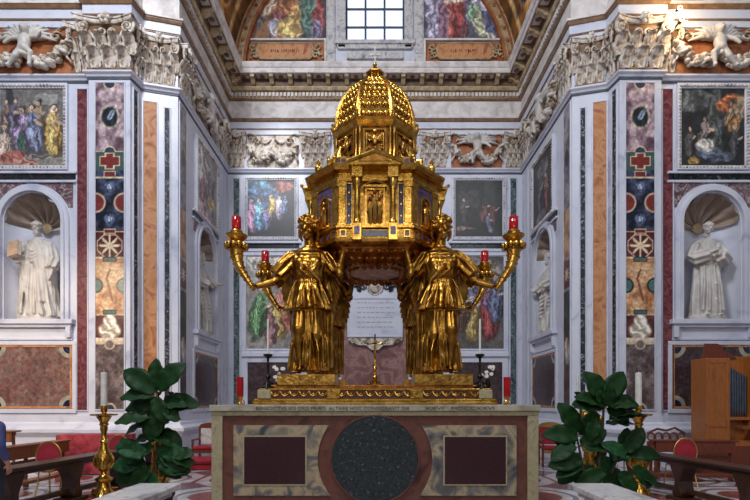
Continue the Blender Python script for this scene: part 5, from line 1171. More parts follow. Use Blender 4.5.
# drum
DA, DB = .70, .29
ZD = 1.36
m = MB(); oct_rings(m, [(1.16, ZD-.02), (1.16, ZD+.03), (1.08, ZD+.06), (1.0, ZD+.08), (1.0, ZD+.68)], DA, DB); obj('drum', m, DGOLD, tab)
m = MB(); oct_rings(m, [(1.0, ZD+.62), (1.06, ZD+.64), (1.06, ZD+.67), (1.13, ZD+.72), (1.15, ZD+.75), (1.04, ZD+.77)], DA, DB); obj('drum_cornice', m, GOLD, tab)
Q = octo(DA, DB)
for i in range(8):
    p, q = Vector(Q[i]), Vector(Q[(i+1) % 8]); mid = (p+q)/2; d = q-p; L = d.length
    M = Matrix.Translation((mid.x, mid.y, ZD)) @ Matrix.Rotation(math.atan2(d.y, d.x), 4, 'Z')
    def fo(name, mb, mat, smooth=False, bevel=0):
        me = mb.mesh(name)
        if smooth: autosmooth(me)
        o = link(name, me, mat, tab); o.matrix_local = M
        if bevel: b = o.modifiers.new('bevel', 'BEVEL'); b.width = bevel; b.segments = 2; b.limit_method = 'ANGLE'
        return o
    c = MB(); frame_rect(c, -.21, .21, .08, .60, .035, -.05, .02); fo('drum_panel_frame', c, GOLD, bevel=.008)
    c = MB(); rng = random.Random(i)
    c.sph((0, -.03, .42), (.06, .04, .09), 10, 7); c.sph((0, -.05, .54), .035, 8, 6)
    for s in (-1, 1):
        for k in range(4): c.tube([(s*.03, -.03, .44), (s*(.09+.02*k), -.05, .44+.04*k-.05), (s*(.15), -.03, .52-.08*k)], [.02, .022, .008], 6)
        c.tube([(s*(.1+.05*math.cos(a)), -.03, .25+.05*math.sin(a)) for a in np.linspace(0, 5, 12)], .014, 6)
    for k in range(18): c.sph((rng.uniform(-.15, .15), -.02, rng.uniform(.15, .54)), (.022, .02, .022), 6, 4)
    fo('drum_relief', c, CGOLD, True)
    for s in (-1, 1): fo('drum_column', MB().lathe([(.035, .06), (.035, .1), (.024, .12), (.022, .54), (.035, .58), (.035, .62)], 12, (s*(L/2-.02), -.05, 0)), GOLD, True)
    c = MB()   # seated corner figures with scrolls
    if i % 2:
        c.limb([(0, -.26, .02), (0, -.2, .2), (0, -.17, .32)], [.07, .07, .05], 10); c.sph((0, -.2, .42), .045, 9, 7); c.limb([(-.05, -.18, .32), (-.14, -.24, .22), (-.12, -.3, .1)], [.03, .025, .02], 8); c.limb([(.05, -.18, .32), (.15, -.22, .3), (.2, -.2, .42)], [.03, .025, .018], 8)
        c.limb([(.03, -.24, .08), (.08, -.38, .08), (.08, -.4, -.1)], [.05, .045, .03], 8); c.limb([(-.03, -.24, .08), (-.1, -.36, .1), (-.1, -.4, -.08)], [.05, .045, .03], 8)
        fo('seated_figure', c, CGOLD, True)
# dome
ZB = ZD+.77
def domer(t):   # 0..1 up -> (radius factor, z)
    a = t*PI/2*.90; return (math.cos(a)**.9, .96*math.sin(a)/math.sin(PI/2*.90))
m = MB(); oct_rings(m, [(1.02*domer(t)[0], ZB+domer(t)[1]*.99) for t in np.linspace(0, 1, 16)], DA, DB); obj('dome', m, GOLD, tab)
for i in range(8):
    p, q = Vector(Q[i]), Vector(Q[(i+1) % 8])
    c = MB(); c2 = MB()
    pts = []
    for t in np.linspace(0, 1, 14): r, z = domer(t); pts.append((p.x*r*1.03, p.y*r*1.03, ZB+z*.99+.01))
    c.tube(pts, [.05-.022*k/13 for k in range(14)], 8); obj('dome_rib', c, GOLD, tab, True)
    rows = 8
    for j in range(rows):
        t = (j+.5)/rows*.93; r, z = domer(t); r2, z2 = domer(t+.02); n = 5 if j < 5 else (4 if j < 7 else 2)
        for k in range(n):
            u = (k+.5+(.0 if j % 2 else 0))/n*.82+.09; P = p.lerp(q, u); s_ = (q-p).length*r/n*.40
            c2.sph((P.x*r*1.03, P.y*r*1.03, ZB+z*.99), (s_, s_, .05), 8, 5)
    obj('dome_scales', c2, GOLD, tab, True)
    c = MB(); c.lathe([(.03, -.02), (.045, .02), (.02, .05), (.035, .09), (.001, .13)], 10, (p.x*1.12, p.y*1.12, ZB)); obj('dome_finial', c, GOLD, tab, True)
ZL = ZB+.94
m = MB(); oct_rings(m, [(.30, ZL), (.32, ZL+.03), (.25, ZL+.05), (.13, ZL+.06), (.13, ZL+.18), (.24, ZL+.19), (.25, ZL+.21), (.2, ZL+.23), (.12, ZL+.28), (.05, ZL+.33), (.03, ZL+.36)], DA, DB)
for k in range(8): a = k*PI/4+PI/8; m.lathe([(.018, .05), (.014, .07), (.014, .17), (.022, .19)], 8, (.155*math.cos(a), .155*math.sin(a), ZL))
m.sph((0, 0, ZL+.38), .04, 10, 8); obj('lantern', m, GOLD, tab, True)
m = MB(); m.box(-.012, .012, -.012, .012, ZL+.4, ZL+.66); m.box(-.08, .08, -.012, .012, ZL+.54, ZL+.565)
for x, z in ((-.085, .552), (.085, .552), (0, .67)): m.sph((x, 0, ZL+z), (.024, .015, .024), 8, 6)
obj('cross', m, STAT, tab)

# ------------------------------------------------------------------ small things on the altar
def votive(x, label):
    t = thing('votive_lamp', label, 'lamp', (x, 6.95, ATZ))
    m = MB(); m.lathe([(.05, 0), (.05, .015), (.03, .03), (.022, .06), (.03, .08), (.045, .10), (.045, .115)], 16)
    for k in range(3): a = k*2*PI/3; m.tube([(.03*math.cos(a), .03*math.sin(a), .08), (.06*math.cos(a), .06*math.sin(a), .05), (.065*math.cos(a), .065*math.sin(a), .0)], .008, 6)
    obj('foot', m, GOLD, t, True)
    obj('red_glass', MB().lathe([(.0, .115), (.045, .115), (.05, .14), (.05, .40), (.045, .40), (.045, .38), (.0, .38)], 20), RGLASS, t, True)
votive((240-CXP)*6.95/F, 'red glass votive lamp on the left end of the altar'); votive((507-CXP)*6.95/F, 'red glass votive lamp on the right end of the altar')
def small_stick(x, label):
    y = 7.3; t = thing('altar_candlestick', label, 'candlestick', (x, y, ATZ+.245))
    m = MB(); m.lathe([(.10, 0), (.10, .02), (.05, .05), (.025, .09), (.02, .14), (.05, .18), (.02, .22), (.016, .34), (.03, .36), (.016, .40), (.02, .46), (.07, .50), (.07, .52), (.02, .53)], 14)
    for k in range(3): a = k*2*PI/3-PI/2; m.tube([(0, 0, .1), (.07*math.cos(a), .07*math.sin(a), .08), (.11*math.cos(a), .11*math.sin(a), .0)], .014, 6)
    obj('stem', m, BLACKM, t, True); obj('candle', MB().lathe([(.016, .52), (.016, 1.05), (.003, 1.06)], 10), WAX, t, True)
small_stick((268-CXP)*7.3/F, 'small dark candlestick with thin candle beside the left angel'); small_stick((480-CXP)*7.3/F, 'small dark candlestick with thin candle beside the right angel')
def flowers(x, label, seed):
    t = thing('flower_arrangement', label, 'flowers', (x, 7.34, ATZ+.245)); rng = random.Random(seed)
    obj('vase', MB().lathe([(.03, 0), (.04, .03), (.05, .07), (.03, .12), (.035, .14)], 12), BLACKM, t, True)
    for k in range(8):
        a = rng.uniform(0, 2*PI); h = rng.uniform(.12, .34); r = rng.uniform(.02, .12); tip = (r*math.cos(a), r*math.sin(a), h)
        st_ = obj('stem', MB().tube([(0, 0, .1), (tip[0]*.5, tip[1]*.5, h*.7), tip], .005, 5), STEM, t)
        m = MB()
        for q in range(5):
            b = q*2*PI/5; m.sph((tip[0]+.018*math.cos(b), tip[1]-.01, tip[2]+.018*math.sin(b)), (.017, .01, .013), 6, 4)
        obj('petals', m, FLOWER, st_, True)
flowers((277-CXP)*7.34/F+.02, 'white flowers beside the left small candlestick', 1); flowers((488-CXP)*7.34/F, 'white flowers beside the right small candlestick', 2)
t = thing('crucifix', 'slim gilt standing crucifix at the centre of the platform', 'crucifix', (0, 7.5, ATZ+.30))
obj('base', MB().lathe([(.13, 0), (.13, .02), (.09, .04), (.06, .08), (.03, .1), (.045, .13), (.02, .17), (.018, .24), (.04, .27), (.018, .3), (.014, .42)], 16), GOLD, t, True)
obj('cross', MB().box(-.012, .012, -.012, .012, .4, .80).box(-.13, .13, -.012, .012, .64, .665), BLACKM, t)
m = MB(); m.limb([(0, -.025, .46), (0, -.03, .56), (0, -.03, .63)], [.012, .018, .02], 8); m.sph((.005, -.04, .68), .02, 8, 6)
for s in (-1, 1): m.tube([(s*.015, -.03, .63), (s*.11, -.025, .665)], [.008, .006], 6)
obj('corpus', m, GOLD, t, True)
# ------------------------------------------------------------------ floor candlesticks
def big_candlestick(x, y, label):
    t = thing('floor_candlestick', label, 'candlestick', (x, y, 0)); m = MB()
    m.lathe([(.0, .05), (.17, .05), (.17, .10), (.13, .14), (.10, .2), (.09, .26), (.13, .30), (.14, .33), (.09, .36), (.05, .40), (.045, .44), (.09, .48), (.13, .54), (.145, .62), (.135, .70), (.09, .78), (.065, .86), (.055, .92), (.075, .95), (.05, .98), (.045, 1.1), (.06, 1.15), (.055, 1.2), (.075, 1.23), (.06, 1.26), (.10, 1.33), (.125, 1.36), (.04, 1.38)], 28)
    obj('shaft', m, GOLD, t, True)
    m = MB(); m.lathe([(.03, 1.37), (.20, 1.375), (.21, 1.40), (.03, 1.41), (.05, 1.44), (.055, 1.5), (.05, 1.54)], 24); obj('drip_pan', m, GOLD, t, True)
    m = MB()
    for k in range(10):
        a = k*PI/5; m.tube([(.10*math.cos(a), .10*math.sin(a), .49), (.142*math.cos(a), .142*math.sin(a), .56), (.148*math.cos(a+.1), .148*math.sin(a+.1), .66), (.11*math.cos(a+.1), .11*math.sin(a+.1), .74)], [.01, .024, .022, .008], 6)
    obj('leaf_relief', m, CGOLD, t, True)
    for k in range(3):
        a = k*2*PI/3-PI/2+.3; m = MB(); m.tube([(.1*math.cos(a), .1*math.sin(a), .12), (.19*math.cos(a), .19*math.sin(a), .12), (.22*math.cos(a), .22*math.sin(a), .05), (.26*math.cos(a), .26*math.sin(a), .03)], [.05, .045, .035, .03], 8); m.sph((.24*math.cos(a), .24*math.sin(a), .03), .035, 8, 6); obj('foot', m, GOLD, t, True)
    obj('candle', MB().lathe([(.05, 1.52), (.05, 2.08), (.04, 2.09), (.006, 2.085), (.004, 2.11)], 20), WAX, t, True)
big_candlestick((104-CXP)*8.0/F, 8.0, 'tall gilt floor candlestick by the left bench'); big_candlestick((638.5-CXP)*8.0/F, 8.0, 'tall gilt floor candlestick by the right bench')

# gilded figure candelabra behind the plants
def candelabrum(x, y, label, mir=1):
    t = thing('figure_candelabrum', label, 'candelabrum', (x, y, 0))
    m = MB(); m.lathe([(.22, 0), (.22, .08), (.16, .12), (.13, .3), (.12, .6), (.16, .68), (.19, .7), (.19, .74)], 20); obj('pedestal', m, GOLD, t, True)
    m = MB(); drape(m, [(.74, 0, 0, .16, .13, 1), (1.0, 0, 0, .14, .11, 1), (1.2, 0, 0, .10, .08, .5), (1.36, 0, 0, .12, .08, .5), (1.44, 0, 0, .05, .05, 0)], 11, .25, 0, 24, 70, 4, 3)
    head(m, (0, 0, 1.54), .17, 0, 0, 0, 'curls'); m.limb([(-.1, 0, 1.38), (-.2, -.05, 1.3), (-.22, -.08, 1.5)], [.045, .038, .028]); m.limb([(.1, 0, 1.38), (.2, -.05, 1.28), (.12, -.14, 1.2)], [.045, .038, .028])
    me = remesh(m, .012, 1, None, 'figure'); link('figure', me, CGOLD, t)
    m = MB()
    for k, dx in enumerate((-.24, 0, .24)):
        m.tube([(0, .04, 1.5), (dx*.6, .05, 1.6), (dx, .03, 1.66), (dx, .03, 1.76)], .014, 8); m.lathe([(.02, 1.74), (.06, 1.78), (.06, 1.8), (.02, 1.81)], 12, (dx, .03, 0))
    obj('arms', m, BLACKM, t, True)
    for dx, h in ((-.24, .32), (0, .26), (.24, .30)): obj('candle', MB().lathe([(.022, 1.8), (.022, 1.8+h), (.004, 1.81+h)], 10, (dx, .03, 0)), WAX, t, True)
candelabrum((158-CXP)*9.6/F, 9.6, 'gilt figure candelabrum behind the left leafy plant'); candelabrum((590-CXP)*9.6/F, 9.6, 'gilt figure candelabrum behind the right leafy plant')

# ------------------------------------------------------------------ plants
def leafmesh(seed):
    rng = random.Random(seed); cup = rng.uniform(.1, .3); bend = rng.uniform(.15, .45)
    nu, nv = 6, 12
    def f(u, v):
        wd = .5*.62*(math.sin(PI*min(1, v**.75))**.6)*(1-.18*math.sin(PI*v*2)*.8); x = u*wd; y = v-.0; z = -bend*v*v+cup*abs(u)*wd+.035*math.sin(v*19)*abs(u)
        return x, y, z
    fr = [[f(i/nu*2-1, j/nv) for i in range(nu+1)] for j in range(nv+1)]
    m = MB(); n = nu+1; vs = [p for r in fr for p in r]; N = len(vs); vb = [(a, b, c-.012) for a, b, c in vs]; fs = []
    for j in range(nv):
        for i in range(nu): a, b, c, d = j*n+i, j*n+i+1, (j+1)*n+i+1, (j+1)*n+i; fs += [(a, b, c, d), (N+d, N+c, N+b, N+a)]
    for j in range(nv):
        for i in (0, nu): a, b = j*n+i, (j+1)*n+i; fs.append((a, N+a, N+b, b))
    m.add(vs+vb, fs); m.tube([(0, -.12, .0), (0, 0, 0), (0, .5, -bend*.25), (0, .95, -bend*.9)], [.014, .014, .010, .004], 6)
    me = m.mesh('leaf', True); return me
LM = [leafmesh(k) for k in range(5)]
LML = []
for me in LM: c = me.copy(); me.materials.append(LEAF); c.materials.append(LEAFL); LML.append(c)
def plant(x, y, label, leaves, stems):
    t = thing('potted_fig_plant', label, 'plant', (x, y, 0))
    obj('pot', MB().lathe([(.0, 0), (.17, 0), (.2, .3), (.23, .34), (.23, .38), (.2, .38), (.2, .34), (.0, .34)], 24), POT, t, True)
    obj('soil', MB().lathe([(.0, .33), (.2, .335), (.0, .35)], 16), WOODD, t)
    for s_ in stems: obj('stem', MB().tube(s_, [.022]*(len(s_)-1)+[.012], 8), STEM, t, True)
    rj = random.Random(11); leaves = leaves+[(a+rj.uniform(-7, 7), b+rj.uniform(-4, 8), L*.85, ang+rj.uniform(-35, 35), tilt+25, k+1, 0) for a, b, L, ang, tilt, k, yg in leaves[::2]]
    for (px, py, L, ang, tilt, k, young) in leaves:
        lx, lz = (px-CXP)*y/F-x, EYE+(HOR-py)*y/F
        o = link('leaf', (LML if young else LM)[k % 5], None, t, (lx, random.uniform(-.12, .12), lz)); L *= 1.02; o.scale = (L, L, L)
        d = Vector((math.cos(R(ang)), -.35, math.sin(R(ang)))).normalized(); nrm = Vector((0, -math.cos(R(tilt)), math.sin(R(tilt)))); nrm = (nrm-d*nrm.dot(d)).normalized(); xx = d.cross(nrm)
        o.rotation_euler = Matrix((xx, d, nrm)).transposed().to_euler()
PY = 6.5
lv = [(156, 392, .50, 140, 20, 0, 0), (158, 390, .48, 50, 20, 1, 0), (160, 404, .46, 10, 30, 2, 0), (156, 402, .44, 182, 40, 3, 0), (158, 408, .46, 262, 10, 4, 0), (157, 385, .34, 95, 10, 0, 0), (152, 418, .40, 170, 50, 1, 0), (148, 424, .34, 188, 60, 2, 0),
      (160, 424, .30, 30, 70, 3, 0), (157, 434, .36, 190, 60, 4, 0), (160, 430, .34, 330, 50, 1, 0), (156, 446, .40, 200, 40, 2, 0), (160, 446, .42, 342, 30, 3, 1), (158, 455, .44, 320, 30, 4, 0), (150, 455, .40, 150, 30, 0, 1), (146, 462, .42, 180, 20, 1, 1), (152, 466, .40, 230, 20, 2, 0), (162, 462, .42, 350, 20, 3, 0),
      (138, 462, .36, 110, 20, 4, 1), (140, 470, .38, 200, 20, 0, 0), (166, 468, .40, 20, 20, 1, 0), (154, 472, .42, 270, 20, 2, 1), (170, 455, .36, 10, 40, 4, 0), (144, 452, .34, 160, 60, 3, 0), (158, 398, .36, 300, 20, 3, 0)]
plant(-2.95, PY, 'large dark green potted fig plant left of the altar', lv, [[(0, 0, .3), (-.02, 0, .8), (.02, .02, 1.2), (0, 0, 1.75)], [(0, 0, .3), (-.12, .03, .6), (-.2, 0, .85)], [(0, 0, .3), (.1, .03, .6), (.12, 0, .8)]])
rv = [(602, 402, .46, 120, 20, 0, 0), (603, 402, .46, 60, 20, 1, 0), (606, 404, .42, 10, 30, 2, 0), (602, 405, .42, 170, 30, 3, 0), (604, 406, .3, 95, 10, 4, 0), (606, 408, .36, 330, 20, 2, 0), (608, 420, .42, 28, 70, 3, 0), (606, 424, .34, 12, 70, 4, 0), (600, 412, .36, 230, 20, 1, 0),
      (580, 432, .44, 120, 20, 1, 0), (578, 436, .44, 170, 20, 2, 0), (576, 446, .40, 150, 20, 3, 0), (582, 446, .38, 40, 30, 4, 0), (578, 458, .42, 185, 20, 0, 0), (584, 462, .40, 220, 20, 1, 0), (596, 458, .36, 330, 20, 2, 1), (590, 465, .36, 280, 20, 3, 0),
      (612, 460, .34, 30, 40, 4, 1), (624, 452, .38, 60, 30, 0, 0), (628, 454, .38, 10, 30, 1, 0), (622, 456, .34, 140, 30, 2, 1), (618, 468, .36, 240, 20, 3, 0), (616, 470, .36, 300, 20, 4, 0), (600, 470, .38, 200, 20, 0, 0), (630, 466, .34, 320, 20, 1, 0)]
plant(3.05, PY, 'large dark green potted fig plant right of the altar', rv, [[(0, 0, .3), (-.02, 0, .8), (.04, .02, 1.2), (.05, 0, 1.6)], [(0, 0, .3), (-.2, .03, .6), (-.32, 0, 1.15)], [(0, 0, .3), (.15, .03, .6), (.28, 0, .95)]])

# ------------------------------------------------------------------ marble rails by the camera
for s, side in ((-1, 'left'), (1, 'right')):
    t = thing('marble_rail', 'grey marble balustrade rail running towards the viewer, %s' % side, 'balustrade', (s*2.12, 3.6, 0))
    obj('rail_top', MB().box(-.21, .21, -1.6, 1.14, .74, .80), WG, t, bevel=.012); obj('rail_moulding', MB().box(-.15, .15, -1.6, 1.08, .68, .74), WG, t, bevel=.02)
    for k in range(9):
        m = MB(); m.lathe([(.09, .1), (.09, .14), (.05, .17), (.05, .2), (.085, .3), (.08, .38), (.045, .5), (.04, .58), (.07, .62), (.08, .68)], 14, (0, -1.45+k*.3, 0)); obj('baluster', m, WG, t, True)
    obj('rail_base', MB().box(-.18, .18, -1.6, 1.1, 0, .1), WG, t, bevel=.01)

# ------------------------------------------------------------------ benches
def long_bench(label, x0, y0, x1, y1, sgn):
    t = thing('kneeling_bench', label, 'bench', (x0, y0, 0), math.atan2(y1-y0, x1-x0)); L = math.hypot(x1-x0, y1-y0)
    obj('top_board', MB().box(0, L, -.17, .17, .655, .70), WOODD, t, bevel=.012); obj('apron', MB().box(.05, L-.05, -.12, .12, .58, .655), WOODD, t, bevel=.008)
    n = 4
    for k in range(n):
        x = .35+(L-.7)*k/(n-1)
        def prof(w_): return [(-.10*w_, .0), (.10*w_, 0), (.13*w_, .08), (.07*w_, .16), (.06*w_, .26), (.12*w_, .38), (.18*w_, .48), (.18*w_, .58), (-.18*w_, .58), (-.18*w_, .48), (-.12*w_, .38), (-.06*w_, .26), (-.07*w_, .16), (-.13*w_, .08)]
        m = MB(); q = prof(.85); m.prism([(x+a, b+.06) for a, b in q if True], -.13, .13); obj('scrolled_leg', m, WOODD, t, bevel=.02)
        obj('foot_board', MB().box(x-.2, x+.2, -.17, .17, 0, .06), WOODD, t, bevel=.015)
    obj('stretcher', MB().box(.2, L-.2, -.03, .03, .12, .2), WOODD, t, bevel=.01)
def bx_(px, y): return (px-CXP)*y/F
long_bench('long dark kneeling bench on the left, in front of the red chairs', -5.08, 6.25, -4.72, 10.6, 1)
long_bench('long dark kneeling bench on the right, in front of the organ', 5.20, 6.25, 4.72, 10.6, -1)
def pew(label, cx, cy, L, zt, rz=PI/2, m_=None):
    m_ = m_ or WOODB
    t = thing('wooden_pew', label, 'pew', (cx, cy, 0), rz)
    obj('book_rest', MB().box(-L/2, L/2, -.14, .14, zt-.035, zt), m_, t, bevel=.01); obj('front_board', MB().box(-L/2+.05, L/2-.05, -.12, -.09, zt-.25, zt-.035), m_, t)
    for x in (-L/2+.08, 0, L/2-.08):
        m = MB(); m.lathe([(.045, 0), (.045, .1), (.025, .13), (.035, .2), (.022, .26), (.035, .33), (.022, .4), (.035, .47), (.03, zt-.12), (.045, zt-.1), (.045, zt-.03)], 12, (x, 0, 0)); obj('turned_leg', m, m_, t, True)
    obj('lower_rail', MB().box(-L/2+.06, L/2-.06, -.03, .03, .42, .5), m_, t, bevel=.008); obj('kneeler', MB().box(-L/2, L/2, -.32, -.12, .10, .16), m_, t, bevel=.01)
pew('brown wooden pew behind the oval-backed chair on the left', -6.62, 9.1, 2.3, .8)
pew('small wooden prayer desk with turned legs at the far left edge', -8.35, 10.6, .9, .97, 0)
pew('dark wooden pew in front of the organ cabinet', 6.55, 9.9, 1.6, .82, -.12, WOODR)

# ------------------------------------------------------------------ chairs
def chair(label, loc, rot, first=[None]):
    if first[0] is None:
        t = thing('banquet_chair', label, 'chair', loc, rot)
        m = MB(); q = [(.19*math.cos(a), .24*math.sin(a)*1.0+.0) for a in np.linspace(0, 2*PI, 28, endpoint=False)]
        bk_ = MB(); bk_.rings([[(x*k, .20+dy, .68+z*k) for x, z in q] for k, dy in ((.86, .03), (.97, .02), (.97, -.01), (.80, -.035))]); obj('backrest', bk_, REDC, t, True)
        m.tube([(x*1.04, .205, .68+z*1.04) for x, z in q+q[:1]], .014, 8); obj('back_frame', m, CHGOLD, t, True)
        s_ = MB(); s_.rings([[(x*k*.21/.19, y*k*.21/.24-.02, z) for x, y in q] for k, z in ((.95, .41), (1, .43), (1, .46), (.9, .485), (.6, .49))]); obj('seat', s_, REDC, t, True)
        m = MB(); m.tube([(x*1.1, y*.88-.02, .41) for x, y in q+q[:1]], .012, 8); obj('seat_frame', m, CHGOLD, t, True)
        for sx in (-1, 1):
            obj('leg', MB().tube([(sx*.17, -.17, .41), (sx*.18, -.19, .2), (sx*.19, -.22, 0)], .013, 8), CHGOLD, t, True)
            obj('leg', MB().tube([(sx*.14, .20, .50), (sx*.17, .17, .41), (sx*.18, .19, .2), (sx*.19, .26, 0)], .013, 8), CHGOLD, t, True)
        first[0] = t; return t
    return copy_thing(first[0], label, loc, rot)
G_ = None
chair('red chair with oval gold-edged back at far left, before the brown pew', ((55-CXP)*8.35/F, 8.35, 0), R(8)+PI)
chair('red oval-backed chair between the red covered table and the left plant', (-5.22, 9.95, 0), PI+R(5))
chair('red oval-backed chair before the organ on the right', ((680-CXP)*9.1/F, 9.1, 0), PI-R(8))
chair('red oval-backed chair half hidden by the right plant and candlestick', ((628-CXP)*10.2/F, 10.2, 0), PI)

# red covered table, red kneeler, side chairs
t = thing('covered_table', 'low table covered in patterned red cloth on the left', 'table', (-6.2, 10.7, 0), R(3))
obj('table_frame', MB().box(-.7, .7, -.2, .2, .05, .84), WOODB, t)
m = MB(); n = 60; rs = []
for z, k in ((.03, 1.03), (.3, 1.02), (.6, 1.01), (.86, 1.0), (.88, .99)):
    ring = []
    for i in range(n):
        a = i/n*4; 
        if a < 1: p = (-.74+1.48*a, -.24)
        elif a < 2: p = (.74, -.24+.48*(a-1))
        elif a < 3: p = (.74-1.48*(a-2), .24)
        else: p = (-.74, .24-.48*(a-3))
        w_ = 1+.02*math.sin(i*1.9)*(1-z); ring.append((p[0]*k*w_, p[1]*k*w_, z))
    rs.append(ring)
m.rings(rs); obj('red_cloth', m, REDP, t, True)
t = thing('red_kneeler', 'low red upholstered kneeler on the floor beside the left plant', 'kneeler', (-4.15, 11.5, 0))
obj('cushion', MB().box(-.55, .55, -.3, .3, .14, .27), REDC, t, bevel=.05); obj('kneeler_base', MB().box(-.5, .5, -.26, .26, 0, .14), REDC, t, bevel=.02)
def armchair(label, loc, back, rz=0, zt=1.05):
    t = thing('throne_chair', label, 'chair', loc, rz)
    for sx in (-1, 1):
        obj('rear_leg', MB().box(sx*.27-.025, sx*.27+.025, .22, .27, 0, zt), WOODR, t, bevel=.008); obj('front_leg', MB().box(sx*.27-.025, sx*.27+.025, -.27, -.22, 0, .66), WOODR, t, bevel=.008); obj('armrest', MB().box(sx*.27-.03, sx*.27+.03, -.28, .24, .64, .68), WOODR, t, bevel=.01)
    m = MB(); 
    for i in range(10):
        a = PI*i/10; b = PI*(i+1)/10; m.prism([(-.27*math.cos(a), zt-.04), (-.27*math.cos(b), zt-.04), (-.27*math.cos(b), zt+.09*math.sin(b)), (-.27*math.cos(a), zt+.09*math.sin(a))], .21, .27)
    obj('crest_rail', m, WOODR if back is not REDC else CHGOLD, t); obj('back_panel', MB().box(-.24, .24, .22, .25, .52, zt-.04), back, t, bevel=.01)
    obj('seat', MB().box(-.27, .27, -.27, .24, .42, .5), REDC, t, bevel=.03); obj('seat_rail', MB().box(-.28, .28, -.27, -.24, .34, .42), CHGOLD if back is REDC else WOODR, t)
armchair('dark wooden armchair with pale back panel, just left of the altar', ((207-CXP)*12.1/F, 12.1, 0), WG, 0, .98)
armchair('red-backed gilt throne chair just right of the altar', ((552-CXP)*12.0/F, 12.0, 0), REDC, R(-8), 1.0)

# carved stand with green book
t = thing('carved_stand', 'carved dark wooden stand with a green book, left of the organ', 'stand', ((664-CXP)*10.6/F+.15, 10.6, 0))
obj('stand_body', MB().box(-.42, .42, -.2, .2, .55, .62).box(-.40, .40, -.18, .18, .0, .06), WOODR, t, bevel=.01)
for sx in (-1, 1): 
    for y in (-.15, .15): obj('turned_leg', MB().lathe([(.04, .06), (.03, .15), (.04, .25), (.025, .4), (.04, .55)], 12, (sx*.36, y, 0)), WOODR, t, True)
m = MB(); m.box(-.42, .42, .16, .2, .62, .72)
for k in range(5):
    x = -.34+.17*k; m.tube([(x+.075*math.cos(a), .17, .82+.09*math.sin(a)) for a in np.linspace(0, 2*PI, 14)], .018, 6)
m.tube([(-.42, .17, .9), (-.2, .17, 1.0), (0, .17, .96), (.2, .17, 1.02), (.42, .17, .9)], .025, 8); obj('carved_crest', m, WOODR, t, True)
b = tag(obj('green_book', MB().box(-.13, .13, -.09, .09, 0, .05), GREENC, None, False, .008, ((664-CXP)*10.6/F+.08, 10.55, .62)), 'green book lying on the carved dark stand', 'book')

# ------------------------------------------------------------------ organ
OY = 10.6; ox0 = (706-CXP)*OY/F
t = thing('organ', 'brown wooden positive organ with grey pipes at the far right', 'organ', (ox0, OY, 0)); t.scale = (.74, .56, 1)
HZ = EYE+(HOR-358)*OY/F
obj('cabinet', MB().box(0, .68, 0, .9, .62, HZ), WOODO, t, bevel=.01)
m = MB(); frame_rect(m, .0, .68, .66, HZ-.02, .09, -.025, .02); m.box(.0, .68, -.03, .02, 1.05, 1.13); m.box(.24, .28, -.022, .02, .66, HZ-.04); obj('panel_frame', m, WOODO, t, bevel=.008)
obj('base_cabinet', MB().box(-.06, 2.2, -.06, .95, 0, .62), WOODR, t, bevel=.015)
obj('pipe_case', MB().box(.68, 2.2, .35, .9, .62, HZ+.05).box(.68, .72, .0, .4, .62, HZ).box(1.32, 1.42, -.02, .36, .62, HZ+.05).box(.68, 2.2, .0, .36, .62, .75), WOODO, t, bevel=.008)
obj('pipe_shelf', MB().box(.72, 1.32, .0, .36, 1.2, 1.27).box(1.42, 2.2, -.02, .36, 1.62, 1.7), WOODO, t, bevel=.005)
obj('keyboard_shelf', MB().box(.9, 2.1, -.35, .0, 1.0, 1.08), WOODB, t, bevel=.01)
def opipe(x, y, z0, z1, r):
    m = MB(); m.lathe([(r*.2, z0), (r, z0+.16), (r, z1), (r*.85, z1)], 14, (x, y, 0)); m.box(x-r*.6, x+r*.6, y-r*1.05, y-r*.7, z0+.17, z0+.21); obj('organ_pipe', m, PIPEM, t, True)
for k in range(7): opipe(.79+k*.075, .12, 1.27, 2.36-.03*k, .034)
for k in range(9): opipe(1.48+k*.075, .12, 1.7, 2.42-.03*abs(k-4), .034)
m = MB(); m.prism([(.02, HZ), (.68, HZ), (1.1, HZ), (.95, HZ+.10), (.72, HZ+.16), (.62, HZ+.30), (.5, HZ+.34), (.12, HZ+.34), (.08, HZ+.12)], .3, .36); obj('crest', m, WOODR, t, bevel=.01)

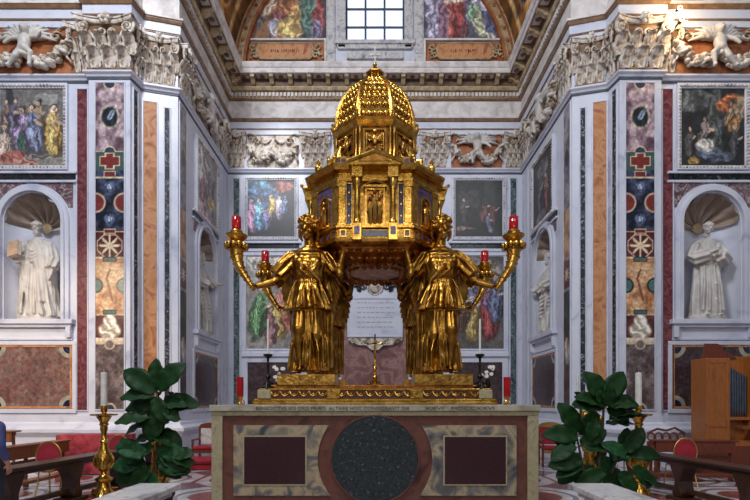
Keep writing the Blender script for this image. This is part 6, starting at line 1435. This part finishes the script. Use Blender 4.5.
# ------------------------------------------------------------------ person at the left edge
def person():
    t = thing('person', 'dark-haired person in a blue violet top cut off by the left edge', 'person', (-386*5.85/480, 5.85, 0), R(165)); t.scale = (.96, .96, .96)
    m = MB(); e = MB()
    m.limb([(-.09, 0, .92), (-.10, -.01, .5), (-.1, .02, .08)], [.11, .075, .05]); m.limb([(.09, 0, .92), (.10, -.01, .5), (.1, .02, .08)], [.11, .075, .05])
    m.sph((0, 0, .95), (.17, .12, .13)); m.limb([(0, 0, .95), (0, 0, 1.15), (0, 0, 1.32)], [.14, .13, .14]); m.limb([(-.14, 0, 1.36), (.14, 0, 1.36)], [.07, .07]); m.limb([(0, .01, 1.38), (0, 0, 1.5)], [.055, .05])
    for s in (-1, 1): m.limb([(s*.17, 0, 1.36), (s*.22, .02, 1.1), (s*.21, -.08, .88)], [.055, .042, .03]); foot(m, (s*.1, .03, 0), (s*.2, -1, 0), .24); hand(e, (s*.21, -.08, .88), (0, -.2, -1), (-s, 0, 0), .17, .4, s)
    head(m, (0, -.01, 1.57), .215, 0, 0, 0, 'none')
    link('body', remesh(m, .011, 2, e, 'body'), SKIN, t)
    m = MB(); m.limb([(0, 0, .9), (0, 0, 1.15), (0, 0, 1.30)], [.17, .155, .16]); m.limb([(-.14, 0, 1.35), (.14, 0, 1.35)], [.085, .085])
    for s in (-1, 1): m.limb([(s*.17, 0, 1.35), (s*.22, .02, 1.1), (s*.215, -.05, .96)], [.072, .058, .048])
    link('shirt', remesh(m, .016, 3, None, 'shirt'), SHIRT, t)
    m = MB(); m.sph((0, .0, .93), (.185, .14, .13))
    for s in (-1, 1): m.limb([(s*.09, 0, .9), (s*.10, -.01, .5), (s*.1, .02, .12)], [.125, .09, .075])
    link('trousers', remesh(m, .016, 3, None, 'trousers'), TROUS, t)
    m = MB(); rng = random.Random(9)
    for i in range(140):
        a = rng.uniform(0, 2*PI); b = rng.uniform(-.7, 1.5); x, y, z = math.cos(b)*math.cos(a), math.cos(b)*math.sin(a), math.sin(b)
        if y < -.3 and z < .55: continue
        m.sph((x*.095, .02+y*.11, 1.59+z*.11), rng.uniform(.018, .034), 6, 4)
    m.sph((0, .02, 1.61), (.088, .1, .09)); link('hair', remesh(m, .01, 0, None, 'hair'), HAIR, t)
person()

# lit spotlights on the right-hand cornice
for k, (px, py) in enumerate(((680, 8), (682, 19))):
    y = 11.55; x = (px-CXP)*y/F; z = EYE+(HOR-py)*y/F
    t = thing('spotlight', ('upper' if k == 0 else 'lower')+' of two glowing spotlights beside the top right capital', 'lamp', (x, y, z))
    obj('housing', MB().lathe([(.03, -.02), (.05, .0), (.055, .1), (.03, .14)], 14, M=Matrix.Rotation(R(-90), 4, 'X')), BLACKM, t, True)
    obj('lens', MB().sph((0, -.0, 0), (.06, .02, .06), 14, 8), ROSE, t, True)
    obj('bracket', MB().box(-.01, .01, .06, .5, -.02, .02), BLACKM, t)
    l = bpy.data.lights.new('spotlight_bulb', 'POINT'); l.energy = 42; l.color = (1, .74, .42); l.shadow_soft_size = .06; lo = bpy.data.objects.new('spotlight_bulb', l); COL.objects.link(lo); lo.location = (x, y-.18, z)
